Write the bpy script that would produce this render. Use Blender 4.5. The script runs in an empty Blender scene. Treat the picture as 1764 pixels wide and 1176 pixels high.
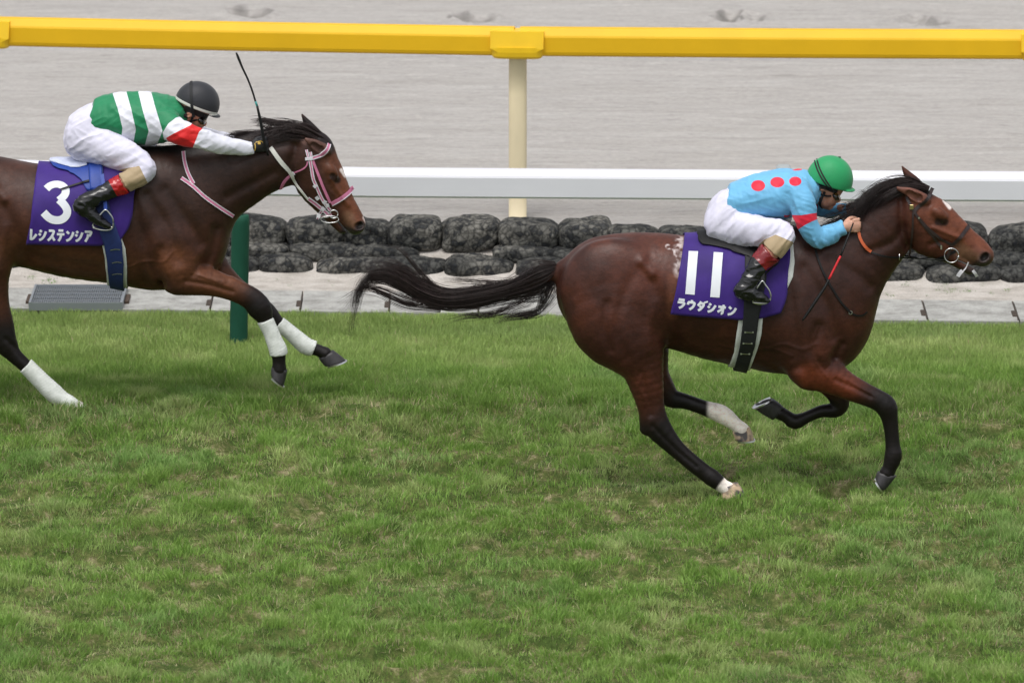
import bpy, math, random, time
import numpy as np
from mathutils import Vector
from mathutils.bvhtree import BVHTree

# ---------------------------------------------------------------- camera, sky, sun, exposure
scene = bpy.context.scene
PW, PH, FPX = 1764.0, 1176.0, 12150.0
TILT = math.radians(11.5)
CAM = np.array([0.0, -37.06, 8.38])
FWD = np.array([0.0, math.cos(TILT), -math.sin(TILT)])
UP = np.array([0.0, math.sin(TILT), math.cos(TILT)])
cam_data = bpy.data.cameras.new("camera")
cam = bpy.data.objects.new("camera", cam_data)
scene.collection.objects.link(cam)
cam.location = CAM
cam.rotation_euler = (math.pi / 2 - TILT, 0, 0)
cam_data.lens = FPX * 36.0 / PW
cam_data.sensor_width = 36.0
cam_data.clip_start = 1.0
cam_data.clip_end = 4000.0
cam_data.dof.use_dof = True
cam_data.dof.focus_distance = 38.3
cam_data.dof.aperture_fstop = 5.2
scene.camera = cam

world = bpy.data.worlds.new("World")
scene.world = world
world.use_nodes = True
nt = world.node_tree
bg = nt.nodes["Background"]
sky = nt.nodes.new("ShaderNodeTexSky")
sky.sky_type = 'NISHITA'
sky.sun_disc = False
SUN_EL, SUN_AZ = math.radians(68), math.radians(200)
sky.sun_elevation = SUN_EL
sky.sun_rotation = SUN_AZ
sky.air_density = 1.0
sky.dust_density = 4.0
hs = nt.nodes.new("ShaderNodeHueSaturation")
hs.inputs["Saturation"].default_value = 0.22      # an overcast sky is nearly colourless
nt.links.new(sky.outputs[0], hs.inputs["Color"])
nt.links.new(hs.outputs[0], bg.inputs["Color"])
bg.inputs["Strength"].default_value = 0.15

sun_data = bpy.data.lights.new("sun", 'SUN')
sun_data.energy = 1.15
sun_data.angle = math.radians(28)
sun_data.color = (1.0, 0.97, 0.93)
sun = bpy.data.objects.new("sun", sun_data)
scene.collection.objects.link(sun)
sun.rotation_euler = (math.pi / 2 - SUN_EL, 0, math.pi - SUN_AZ + math.pi)
# direction the light comes from: azimuth SUN_AZ clockwise from +Y
_d = Vector((math.sin(SUN_AZ) * math.cos(SUN_EL), math.cos(SUN_AZ) * math.cos(SUN_EL), math.sin(SUN_EL)))
sun.rotation_euler = _d.to_track_quat('Z', 'Y').to_euler()
scene.view_settings.view_transform = 'Standard'
scene.view_settings.look = 'None'
scene.view_settings.gamma = 1.0
scene.view_settings.exposure = 0.22

rng = np.random.default_rng(11)
random.seed(5)

# ---------------------------------------------------------------- photo pixel <-> world
def ray(px, py):
    d = FWD + np.array([1.0, 0, 0]) * ((px - PW / 2) / FPX) + UP * ((PH / 2 - py) / FPX)
    return d
def W(px, py, y):                 # point on the vertical plane Y = y
    d = ray(px, py); t = (y - CAM[1]) / d[1]
    return CAM + d * t
def G(px, py, z=0.0):             # point on the level plane Z = z
    d = ray(px, py); t = (z - CAM[2]) / d[2]
    return CAM + d * t
def S(y):                         # metres per photo pixel at depth y
    return (y - CAM[1]) / math.cos(TILT) / FPX * 1.0
def proj(P):
    q = np.asarray(P) - CAM
    dep = q @ FWD
    return np.stack([PW / 2 + q[..., 0] / dep * FPX, PH / 2 - (q @ UP) / dep * FPX], -1)

# ---------------------------------------------------------------- noise
_lat = np.random.default_rng(3).random((32, 32, 32)).astype(np.float32)
def noise3(P, freq=1.0, seed=0):
    P = np.asarray(P, np.float64) * freq + seed * 7.31
    i = np.floor(P).astype(np.int64); f = P - i; f = f * f * (3 - 2 * f)
    out = 0
    for dx in (0, 1):
        for dy in (0, 1):
            for dz in (0, 1):
                w = (f[..., 0] if dx else 1 - f[..., 0]) * (f[..., 1] if dy else 1 - f[..., 1]) * (f[..., 2] if dz else 1 - f[..., 2])
                out = out + w * _lat[(i[..., 0] + dx) & 31, (i[..., 1] + dy) & 31, (i[..., 2] + dz) & 31]
    return out * 2 - 1
def fbm(P, freq, seed=0, oct=3):
    s = 0; a = 1; t = 0
    for o in range(oct):
        s = s + a * noise3(P, freq * 2 ** o, seed + o * 5); t += a; a *= 0.5
    return s / t
def sstep(a, b, x):
    t = np.clip((x - a) / (b - a), 0, 1); return t * t * (3 - 2 * t)

# ---------------------------------------------------------------- objects
def link(o):
    scene.collection.objects.link(o); return o
def mesh_obj(name, verts, faces, mat=None, parent=None, smooth=True):
    me = bpy.data.meshes.new(name)
    verts = np.asarray(verts, np.float32)
    if isinstance(faces, np.ndarray):
        n = faces.shape[1]
        me.vertices.add(len(verts)); me.vertices.foreach_set("co", verts.ravel())
        me.loops.add(faces.size); me.loops.foreach_set("vertex_index", faces.astype(np.int32).ravel())
        me.polygons.add(len(faces))
        me.polygons.foreach_set("loop_start", np.arange(0, faces.size, n, dtype=np.int32))
        me.update(calc_edges=True)
    else:
        me.from_pydata(verts.tolist(), [], [list(map(int, f)) for f in faces]); me.update()
    if smooth:
        me.polygons.foreach_set("use_smooth", np.ones(len(me.polygons), bool))
    o = bpy.data.objects.new(name, me)
    if mat: me.materials.append(mat)
    link(o)
    if parent: o.parent = parent
    return o
def tag(o, label=None, cat=None, group=None, kind=None):
    if label: o["label"] = label
    if cat: o["category"] = cat
    if group: o["group"] = group
    if kind: o["kind"] = kind
    return o
def empty(name, loc, **kw):
    o = bpy.data.objects.new(name, None); link(o); o.location = loc
    o.empty_display_size = 0.1
    tag(o, **kw); return o
def keep(o, parent):              # parent an object whose mesh is already in world coordinates
    o.parent = parent
    o.matrix_parent_inverse = parent.matrix_basis.inverted() if False else _inv(parent)
    return o
def _inv(p):
    from mathutils import Matrix
    return Matrix.Translation(p.location).inverted()
def vcol(o, name, arr):
    a = o.data.attributes.new(name, 'FLOAT_COLOR', 'POINT')
    arr = np.asarray(arr, np.float32)
    if arr.shape[1] == 3: arr = np.concatenate([arr, np.ones((len(arr), 1), np.float32)], 1)
    a.data.foreach_set("color", arr.ravel())
def vfloat(o, name, arr):
    a = o.data.attributes.new(name, 'FLOAT', 'POINT')
    a.data.foreach_set("value", np.asarray(arr, np.float32))
def vco(o):
    n = len(o.data.vertices); a = np.empty(n * 3, np.float32)
    o.data.vertices.foreach_get("co", a); return a.reshape(-1, 3).astype(np.float64)

# ---------------------------------------------------------------- materials
def lin(r, g, b):                 # sRGB 0-255 -> linear
    f = lambda c: (c / 255 / 12.92) if c / 255 <= 0.04045 else ((c / 255 + 0.055) / 1.055) ** 2.4
    return (f(r), f(g), f(b))
class Mat:
    def __init__(s, name, color=(.5, .5, .5), rough=.6, spec=.5, metal=0.0, coat=0.0, sheen=0.0):
        s.m = bpy.data.materials.new(name); s.m.use_nodes = True
        s.t = s.m.node_tree; s.b = s.t.nodes["Principled BSDF"]
        s.b.inputs["Base Color"].default_value = (*color, 1)
        s.b.inputs["Roughness"].default_value = rough
        s.b.inputs["Specular IOR Level"].default_value = spec
        s.b.inputs["Metallic"].default_value = metal
        s.b.inputs["Coat Weight"].default_value = coat
        s.b.inputs["Sheen Weight"].default_value = sheen
        s.color = color; s._co = None
    def n(s, typ, **kw):
        x = s.t.nodes.new(typ)
        for k, v in kw.items():
            if k.startswith("i_"): x.inputs[k[2:].replace("_", " ")].default_value = v
            elif k[0] == "p" and k[1:].isdigit(): x.inputs[int(k[1:])].default_value = v
            else: setattr(x, k, v)
        return x
    def l(s, a, b): s.t.links.new(a, b)
    def co(s):
        if s._co is None: s._co = s.n("ShaderNodeNewGeometry").outputs["Position"]
        return s._co
    def scaled(s, sc):
        m = s.n("ShaderNodeMapping"); m.inputs["Scale"].default_value = sc; s.l(s.co(), m.inputs[0]); return m.outputs[0]
    def noise(s, scale, detail=3, rough=.55, stretch=(1, 1, 1), typ="ShaderNodeTexNoise"):
        x = s.n(typ); x.inputs["Scale"].default_value = scale
        if "Detail" in x.inputs: x.inputs["Detail"].default_value = detail
        if "Roughness" in x.inputs: x.inputs["Roughness"].default_value = rough
        s.l(s.scaled(stretch), x.inputs["Vector"]); return x
    def ramp(s, fac, stops):
        r = s.n("ShaderNodeValToRGB"); e = r.color_ramp.elements
        while len(e) < len(stops): e.new(0.5)
        for q, (p, c) in zip(e, stops): q.position = p; q.color = (*c, 1) if len(c) == 3 else c
        s.l(fac, r.inputs[0]); return r.outputs[0]
    def mix(s, fac, a, b, mode='MIX'):
        x = s.n("ShaderNodeMix", data_type='RGBA', blend_type=mode)
        for sock, v in ((x.inputs[0], fac), (x.inputs[6], a), (x.inputs[7], b)):
            if isinstance(v, (int, float)): sock.default_value = v
            elif isinstance(v, tuple): sock.default_value = (*v[:3], 1)
            else: s.l(v, sock)
        return x.outputs[2]
    def math(s, op, a, b=0.0):
        x = s.n("ShaderNodeMath", operation=op)
        for sock, v in ((x.inputs[0], a), (x.inputs[1], b)):
            if isinstance(v, (int, float)): sock.default_value = v
            else: s.l(v, sock)
        return x.outputs[0]
    def attr(s, name, what="Color"):
        return s.n("ShaderNodeAttribute", attribute_name=name).outputs[what]
    def base(s, sock): s.l(sock, s.b.inputs["Base Color"]); return s
    def rough(s, sock): s.l(sock, s.b.inputs["Roughness"]); return s
    def bump(s, h, strength=.3, dist=.01):
        x = s.n("ShaderNodeBump"); x.inputs["Strength"].default_value = strength; x.inputs["Distance"].default_value = dist
        if getattr(s, "_bn", None) is not None: s.l(s._bn, x.inputs["Normal"])
        s.l(h, x.inputs["Height"]); s._bn = x.outputs[0]; s.l(s._bn, s.b.inputs["Normal"]); return s
    def vary(s, amt=.15, scale=8, stretch=(1, 1, 1), src=None, bump=0, bdist=.004):
        x = s.noise(scale, 4, .6, stretch)
        lo, hi = 1 - amt, 1 + amt
        k = s.ramp(x.outputs[0], [(.3, (lo,) * 3), (.7, (hi,) * 3)])
        s.base(s.mix(1.0, src if src is not None else tuple(s.color), k, 'MULTIPLY'))
        if bump: s.bump(x.outputs[0], bump, bdist)
        return s

# ---------------------------------------------------------------- signed-distance modelling
def catmull(P, n):
    P = np.asarray(P, float)
    if len(P) < 3:
        t = np.linspace(0, 1, n + 1)[:, None]; return P[0] * (1 - t) + P[-1] * t
    Q = np.vstack([2 * P[0] - P[1], P, 2 * P[-1] - P[-2]]); out = []
    for i in range(1, len(Q) - 2):
        for j in range(n):
            t = j / n
            out.append(0.5 * (2 * Q[i] + (Q[i + 1] - Q[i - 1]) * t + (2 * Q[i - 1] - 5 * Q[i] + 4 * Q[i + 1] - Q[i + 2]) * t * t
                              + (-Q[i - 1] + 3 * Q[i] - 3 * Q[i + 1] + Q[i + 2]) * t ** 3))
    out.append(P[-1]); return np.array(out)

class Field:
    def __init__(s, lo, hi, h):
        s.h = h; s.lo = np.array(lo, float)
        s.n = [int((hi[i] - lo[i]) / h) + 2 for i in range(3)]
        s.d = np.full(s.n, 9.0, np.float32)
        s.ax = [(s.lo[i] + np.arange(s.n[i]) * h).astype(np.float32) for i in range(3)]
    def _box(s, lo, hi):
        a = [max(0, int((lo[i] - s.lo[i]) / s.h)) for i in range(3)]
        b = [min(s.n[i], int((hi[i] - s.lo[i]) / s.h) + 2) for i in range(3)]
        if any(b[i] <= a[i] for i in range(3)): return None
        return tuple(slice(a[i], b[i]) for i in range(3))
    def _xyz(s, sl):
        return s.ax[0][sl[0]][:, None, None], s.ax[1][sl[1]][None, :, None], s.ax[2][sl[2]][None, None, :]
    def sweep(s, P, sub=3):
        """P rows: x,y,z,r,rl -> (slice, distance)"""
        Q = catmull(P, sub); m = Q[:, 3:].max() * 1.0 + 0.09
        sl = s._box(Q[:, :3].min(0) - m, Q[:, :3].max(0) + m)
        if sl is None: return None, None
        X, Y, Z = s._xyz(sl)
        D = np.full(np.broadcast_shapes(X.shape, Y.shape, Z.shape), 9.0, np.float32)
        o = [q.start for q in sl]
        for a, b in zip(Q[:-1], Q[1:]):
            mm = max(a[3:].max(), b[3:].max()) + 0.07
            s2 = s._box(np.minimum(a[:3], b[:3]) - mm, np.maximum(a[:3], b[:3]) + mm)
            if s2 is None: continue
            x, y, z = s._xyz(s2)
            ab = (b - a).astype(np.float32); L = float(ab[:3] @ ab[:3]) + 1e-9
            t = np.clip(((x - a[0]) * ab[0] + (y - a[1]) * ab[1] + (z - a[2]) * ab[2]) / L, 0, 1)
            qx = x - (a[0] + ab[0] * t); qy = y - (a[1] + ab[1] * t); qz = z - (a[2] + ab[2] * t)
            r = np.maximum(a[3] + ab[3] * t, 1e-4); rl = np.maximum(a[4] + ab[4] * t, 1e-4)
            u = qx * qx + qz * qz; v = qy * qy
            k0 = np.sqrt(u / (r * r) + v / (rl * rl)); k1 = np.sqrt(u / r ** 4 + v / rl ** 4) + 1e-6
            d = (k0 * (k0 - 1) / k1)
            d = np.where(k0 < .05, -np.minimum(r, rl), d).astype(np.float32)
            loc = tuple(slice(q.start - oo, q.stop - oo) for q, oo in zip(s2, o))
            D[loc] = np.minimum(D[loc], d)
        return sl, D
    def _add(s, sl, D, k, op):
        if sl is None: return
        A = s.d[sl]
        if op == 'sub':
            h = np.maximum(k - np.abs(-D - A), 0) / k
            s.d[sl] = np.maximum(A, -D) + h * h * k * .25
        elif op == 'and':
            s.d[:] = np.where(False, 0, s.d)
        else:
            h = np.maximum(k - np.abs(A - D), 0) / k
            s.d[sl] = np.minimum(A, D) - h * h * k * .25
    def chain(s, P, k=.02, op='add', sub=3):
        sl, D = s.sweep(np.asarray(P, float), sub); s._add(sl, D, k, op)
    def ell(s, c, a, b, cl, ang=0, k=.02, op='add'):
        """ellipsoid: a along in-plane angle (deg, up positive), b in-plane perpendicular, cl along Y"""
        m = max(a, b, cl) + .06
        sl = s._box(np.array(c) - m, np.array(c) + m)
        if sl is None: return
        X, Y, Z = s._xyz(sl); ca, sa = math.cos(math.radians(ang)), math.sin(math.radians(ang))
        x = (X - c[0]) * ca + (Z - c[2]) * sa; z = -(X - c[0]) * sa + (Z - c[2]) * ca; y = Y - c[1]
        k0 = np.sqrt((x / a) ** 2 + (y / cl) ** 2 + (z / b) ** 2); k1 = np.sqrt((x / a ** 2) ** 2 + (y / cl ** 2) ** 2 + (z / b ** 2) ** 2) + 1e-6
        s._add(sl, np.where(k0 < .05, -min(a, b, cl), k0 * (k0 - 1) / k1).astype(np.float32), k, op)
    def cut(s, p, nrm, r=None, rnd=.004):
        """remove what lies beyond plane (p, nrm), within radius r of p"""
        p = np.array(p, float); nrm = np.array(nrm, float); nrm /= np.linalg.norm(nrm)
        sl = s._box(p - r, p + r) if r else tuple(slice(0, n) for n in s.n)
        X, Y, Z = s._xyz(sl)
        pl = ((X - p[0]) * nrm[0] + (Y - p[1]) * nrm[1] + (Z - p[2]) * nrm[2]).astype(np.float32)
        if r:
            R = np.sqrt((X - p[0]) ** 2 + (Y - p[1]) ** 2 + (Z - p[2]) ** 2) - r
            pl = np.where(R < 0, pl, -9)
        s.d[sl] = np.maximum(s.d[sl], pl)
    def crease(s, P, w, amt, ylim=None, near=True):
        """P rows x,y,z: push the surface in (amt>0) or out (amt<0) along a polyline seen from the side"""
        Q = catmull(np.asarray(P, float), 4); m = w * 2.5
        lo = Q.min(0) - m; hi = Q.max(0) + m
        if ylim is not None: lo[1], hi[1] = ylim
        sl = s._box(lo, hi)
        if sl is None: return
        X, Y, Z = s._xyz(sl); D = None
        for a, b in zip(Q[:-1], Q[1:]):
            ab = b - a; L = ab[0] ** 2 + ab[2] ** 2 + 1e-9
            t = np.clip(((X - a[0]) * ab[0] + (Z - a[2]) * ab[2]) / L, 0, 1)
            d = (X - a[0] - ab[0] * t) ** 2 + (Z - a[2] - ab[2] * t) ** 2
            D = d if D is None else np.minimum(D, d)
        yf = 1.0
        s.d[sl] += (amt * np.exp(-D / (w * w)) * yf).astype(np.float32)
    def mesh(s):
        d = s.d; ins = d < 0
        idx = []
        c = [ins[i:ins.shape[0] - 1 + i, j:ins.shape[1] - 1 + j, k:ins.shape[2] - 1 + k] for i in (0, 1) for j in (0, 1) for k in (0, 1)]
        cnt = sum(q.astype(np.int8) for q in c)
        cells = np.argwhere((cnt > 0) & (cnt < 8))
        vid = np.full(cnt.shape, -1, np.int32); vid[tuple(cells.T)] = np.arange(len(cells))
        off = [(i, j, k) for i in (0, 1) for j in (0, 1) for k in (0, 1)]
        val = np.stack([d[cells[:, 0] + i, cells[:, 1] + j, cells[:, 2] + k] for i, j, k in off], 1)
        acc = np.zeros((len(cells), 3)); num = np.zeros(len(cells))
        for a in range(8):
            for b in range(a + 1, 8):
                oa, ob = np.array(off[a]), np.array(off[b])
                if np.abs(oa - ob).sum() != 1: continue
                va, vb = val[:, a], val[:, b]; x = (va < 0) != (vb < 0)
                t = np.where(x, va / np.where(x, va - vb, 1), 0)
                p = oa[None] + (ob - oa)[None] * t[:, None]
                acc += np.where(x[:, None], p, 0); num += x
        V = s.lo + (cells + acc / num[:, None]) * s.h
        F = []
        for ax in range(3):
            u, v = (ax + 1) % 3, (ax + 2) % 3
            lo = [slice(None)] * 3; hi = [slice(None)] * 3
            lo[ax] = slice(0, -1); hi[ax] = slice(1, None)
            A, B = ins[tuple(lo)], ins[tuple(hi)]
            e = np.argwhere(A != B)
            e = e[(e[:, u] > 0) & (e[:, v] > 0) & (e[:, u] < cnt.shape[u]) & (e[:, v] < cnt.shape[v])]
            q = []
            for du, dv in ((-1, -1), (0, -1), (0, 0), (-1, 0)):
                o = e.copy(); o[:, u] += du; o[:, v] += dv; q.append(vid[tuple(o.T)])
            q = np.stack(q, 1); flip = ~ins[tuple(e.T)]
            q[flip] = q[flip][:, ::-1]; F.append(q)
        return V, np.concatenate(F)

def normals(V, F):
    a, b, c, d = (V[F[:, i]] for i in range(4))
    fn = np.cross(c - a, d - b); N = np.zeros_like(V)
    for i in range(4):
        for k in range(3): N[:, k] += np.bincount(F[:, i], fn[:, k], len(V))
    return N / (np.linalg.norm(N, axis=1, keepdims=True) + 1e-12)
def relax(V, F, it=2, lam=.5):
    E = np.concatenate([F[:, [0, 1]], F[:, [1, 2]], F[:, [2, 3]], F[:, [3, 0]]])
    deg = np.bincount(E[:, 0], minlength=len(V)) + np.bincount(E[:, 1], minlength=len(V))
    for i in range(it):
        for l in (lam, -lam * 1.03):
            A = np.zeros_like(V)
            for k in range(3):
                A[:, k] = np.bincount(E[:, 0], V[E[:, 1], k], len(V)) + np.bincount(E[:, 1], V[E[:, 0], k], len(V))
            V = V + l * (A / deg[:, None] - V)
    return V

# chains given in photo pixels: rows (px, py, r_px, rl_px, yo)
def C(rows, yc, mirror=False, grow=0.0):
    out = []
    for r in rows:
        px, py, rr, rl, yo = r
        p = W(px, py, yc + yo); s = S(yc + yo)
        if mirror: p = np.array([p[0], 2 * yc - p[1], p[2]])
        out.append([*p, rr * s + grow, rl * s + grow])
    return np.array(out)

def hit_px(bvh, px, py):
    d = Vector(ray(px, py)).normalized()
    return bvh.ray_cast(Vector(CAM), d)
def bvh_of(*objs):
    V = []; F = []; n = 0
    for o in objs:
        v = vco(o); m = o.data
        ls = np.empty(len(m.loops), np.int32); m.loops.foreach_get("vertex_index", ls)
        st = np.empty(len(m.polygons), np.int32); m.polygons.foreach_get("loop_start", st)
        tt = np.empty(len(m.polygons), np.int32); m.polygons.foreach_get("loop_total", tt)
        for a, b in zip(st, tt): F.append((ls[a:a + b] + n).tolist())
        V.append(v); n += len(v)
    return BVHTree.FromPolygons(np.concatenate(V).tolist(), F)

def sweep_mesh(path, prof, closed_ends=True, up=None, nrm=None):
    """sweep a 2-D profile (list of (u,v)) along path; nrm = per-point normal vectors"""
    path = np.asarray(path, float); n = len(path); m = len(prof)
    T = np.gradient(path, axis=0); T /= np.linalg.norm(T, axis=1, keepdims=True) + 1e-12
    V = []
    for i in range(n):
        N = np.array(nrm[i] if nrm is not None else (up if up is not None else (0, 0, 1.0)), float)
        N = N - T[i] * (N @ T[i]); N /= np.linalg.norm(N) + 1e-12
        B = np.cross(T[i], N)
        pr = prof[i] if isinstance(prof, np.ndarray) and prof.ndim == 3 else prof
        for u, v in pr: V.append(path[i] + B * u + N * v)
    m = len(prof[0]) if isinstance(prof, np.ndarray) and prof.ndim == 3 else len(prof)
    F = []
    for i in range(n - 1):
        for j in range(m):
            k = (j + 1) % m; F.append((i * m + j, i * m + k, (i + 1) * m + k, (i + 1) * m + j))
    if closed_ends:
        F.append(tuple(range(m))[::-1]); F.append(tuple((n - 1) * m + j for j in range(m)))
    return np.array(V), F
class MB:                          # mesh builder: collects pieces of ONE part
    def __init__(s): s.V = []; s.F = []; s.n = 0
    def add(s, V, F):
        s.F += [tuple(int(i) + s.n for i in f) for f in F]; s.V.append(np.asarray(V, float)); s.n += len(V); return s
    def tube(s, pts, r, seg=8, sub=4):
        P = catmull(pts, sub) if len(pts) > 2 and sub > 1 else np.asarray(pts, float)
        rr = np.full(len(P), r) if np.isscalar(r) else np.interp(np.linspace(0, 1, len(P)), np.linspace(0, 1, len(r)), r)
        a = np.arange(seg) / seg * 2 * np.pi
        prof = np.stack([np.stack([np.cos(a) * q, np.sin(a) * q], 1) for q in rr])
        T = P[-1] - P[0]; up = (0, 1, 0) if abs(T[1]) < .8 * np.linalg.norm(T) else (0, 0, 1)
        V, F = sweep_mesh(P, prof, True, up=up); return s.add(V, F)
    def box(s, c, d, ang=0, bev=0.0):
        x, y, z = [q / 2 for q in d]
        b = min(bev, x * .49, y * .49, z * .49)
        V = []; F = []
        if b <= 0:
            V = [(i * x, j * y, k * z) for i in (-1, 1) for j in (-1, 1) for k in (-1, 1)]
            F = [(0, 1, 3, 2), (4, 6, 7, 5), (0, 4, 5, 1), (2, 3, 7, 6), (0, 2, 6, 4), (1, 5, 7, 3)]
        else:
            rings = [(-z, -b), (-z + b, 0), (z - b, 0), (z, -b)]
            for zz, e in rings:
                X, Yy = x + e, y + e
                for px, py in ((X, Yy - b), (X - b, Yy), (-X + b, Yy), (-X, Yy - b), (-X, -Yy + b), (-X + b, -Yy), (X - b, -Yy), (X, -Yy + b)):
                    V.append((px, py, zz))
            for i in range(3):
                for j in range(8): F.append((i * 8 + j, i * 8 + (j + 1) % 8, (i + 1) * 8 + (j + 1) % 8, (i + 1) * 8 + j))
            F.append(tuple(range(8))[::-1]); F.append(tuple(24 + j for j in range(8)))
        V = np.array(V); ca, sa = math.cos(ang), math.sin(ang)
        V = np.stack([V[:, 0] * ca - V[:, 1] * sa, V[:, 0] * sa + V[:, 1] * ca, V[:, 2]], 1) + np.array(c)
        return s.add(V, F)
    def each(s, name, mat, parent=None, smooth=False):
        """every separate piece becomes a part of its own"""
        out = []; fi = 0; base = 0; F = s.F
        for V in s.V:
            fs = []
            while fi < len(F) and max(F[fi]) < base + len(V): fs.append(tuple(i - base for i in F[fi])); fi += 1
            o = mesh_obj(name, V, fs, mat.m if isinstance(mat, Mat) else mat, smooth=smooth)
            if parent: keep(o, parent)
            out.append(o); base += len(V)
        return out[0]
    def build(s, name, mat, parent=None, smooth=False):
        o = mesh_obj(name, np.concatenate(s.V), s.F, mat.m if isinstance(mat, Mat) else mat, smooth=smooth)
        if parent: keep(o, parent)
        return o
# ---------------------------------------------------------------- turf ground
EDGE = [(-900, 524), (0, 535.5), (600, 541.5), (1100, 549), (1500, 556), (1764, 558.5), (2700, 570)]   # where turf meets concrete
EDG = np.array([G(*q) for q in EDGE])
def edge_y(x): return np.interp(x, EDG[:, 0], EDG[:, 1])
def turf_h(x, y):
    P = np.stack([x, y, np.zeros_like(x)], -1)
    f = np.clip((edge_y(x) - y) / 3.2, .25, 1)
    return (fbm(P, 1.1, 3, 2) * .020 + fbm(P, 3.7, 6, 3) * .012) * f - .020 + mound(P) * .058 * sstep(3.1, 1.8, y)
def mound(P):                     # cushions of turf between the worn hollows
    q = P * np.array([.72, .66, 1]) + fbm(P, 2.1, 15, 2)[..., None] * .10
    return sstep(-.22, .16, fbm(q, 6.4, 19, 3))
def turf_kind(x, y):
    """0..1 clump strength and 0..1 straw/bare amount"""
    P = np.stack([x, y, np.zeros_like(x)], -1)
    near = sstep(3.3, 1.6, y)
    c = fbm(P * np.array([1, .9, 1]), 6.8, 31, 3)
    c2 = fbm(P, 13.0, 37, 2)
    bare = fbm(P * np.array([.8, 1, 1]), 3.6, 41, 4)
    return c, c2, bare, near
def grid_sheet(name, xs, ys, hf, mat):
    X, Y = np.meshgrid(xs, ys, indexing='ij'); Z = hf(X, Y)
    V = np.stack([X, Y, Z], -1).reshape(-1, 3); m = len(ys)
    i, j = np.meshgrid(np.arange(len(xs) - 1), np.arange(m - 1), indexing='ij'); a = (i * m + j).ravel()
    return mesh_obj(name, V, np.stack([a, a + m, a + m + 1, a + 1], 1), mat.m)
def steps(*segs):
    out = []
    for a, b, n in segs: out += list(np.linspace(a, b, n, endpoint=False))
    return np.array(out + [segs[-1][1]])

SOIL = Mat("turf_thatch", lin(112, 112, 70), .95, spec=.1)
_n = SOIL.noise(7, 6, .7); _n2 = SOIL.noise(60, 4, .7)
_c = SOIL.ramp(_n.outputs[0], [(.44, lin(72, 90, 44)), (.56, lin(100, 106, 62)), (.70, lin(160, 148, 118))])
SOIL.base(SOIL.mix(1.0, _c, SOIL.ramp(_n2.outputs[0], [(.3, (.5,) * 3), (.7, (1.3,) * 3)]), 'MULTIPLY'))
SOIL.bump(_n2.outputs[0], .6, .02)
ys_ = steps((-45, -6, 14), (-6, 0, 130))
X0 = steps((-60, -4.6, 12), (-4.6, 4.6, 330), (4.6, 60, 12))
def _turf():
    T = np.linspace(0, 1, 260); V = []; m = 440
    for x in X0:
        ye = float(edge_y(np.array([x]))[0]) + .01
        yy = np.concatenate([np.linspace(-45, -6, 20, endpoint=False), np.linspace(-6, ye, 420)])
        xx = np.full_like(yy, x); z = np.where(yy > -6.2, turf_h(xx, yy), -.012)
        V.append(np.stack([xx, yy, z], 1))
    i, j = np.meshgrid(np.arange(len(X0) - 1), np.arange(m - 1), indexing='ij'); a = (i * m + j).ravel()
    return mesh_obj("turf", np.concatenate(V), np.stack([a, a + m, a + m + 1, a + 1], 1), SOIL.m)
tag(_turf(), kind="structure", label="green turf course")

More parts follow.
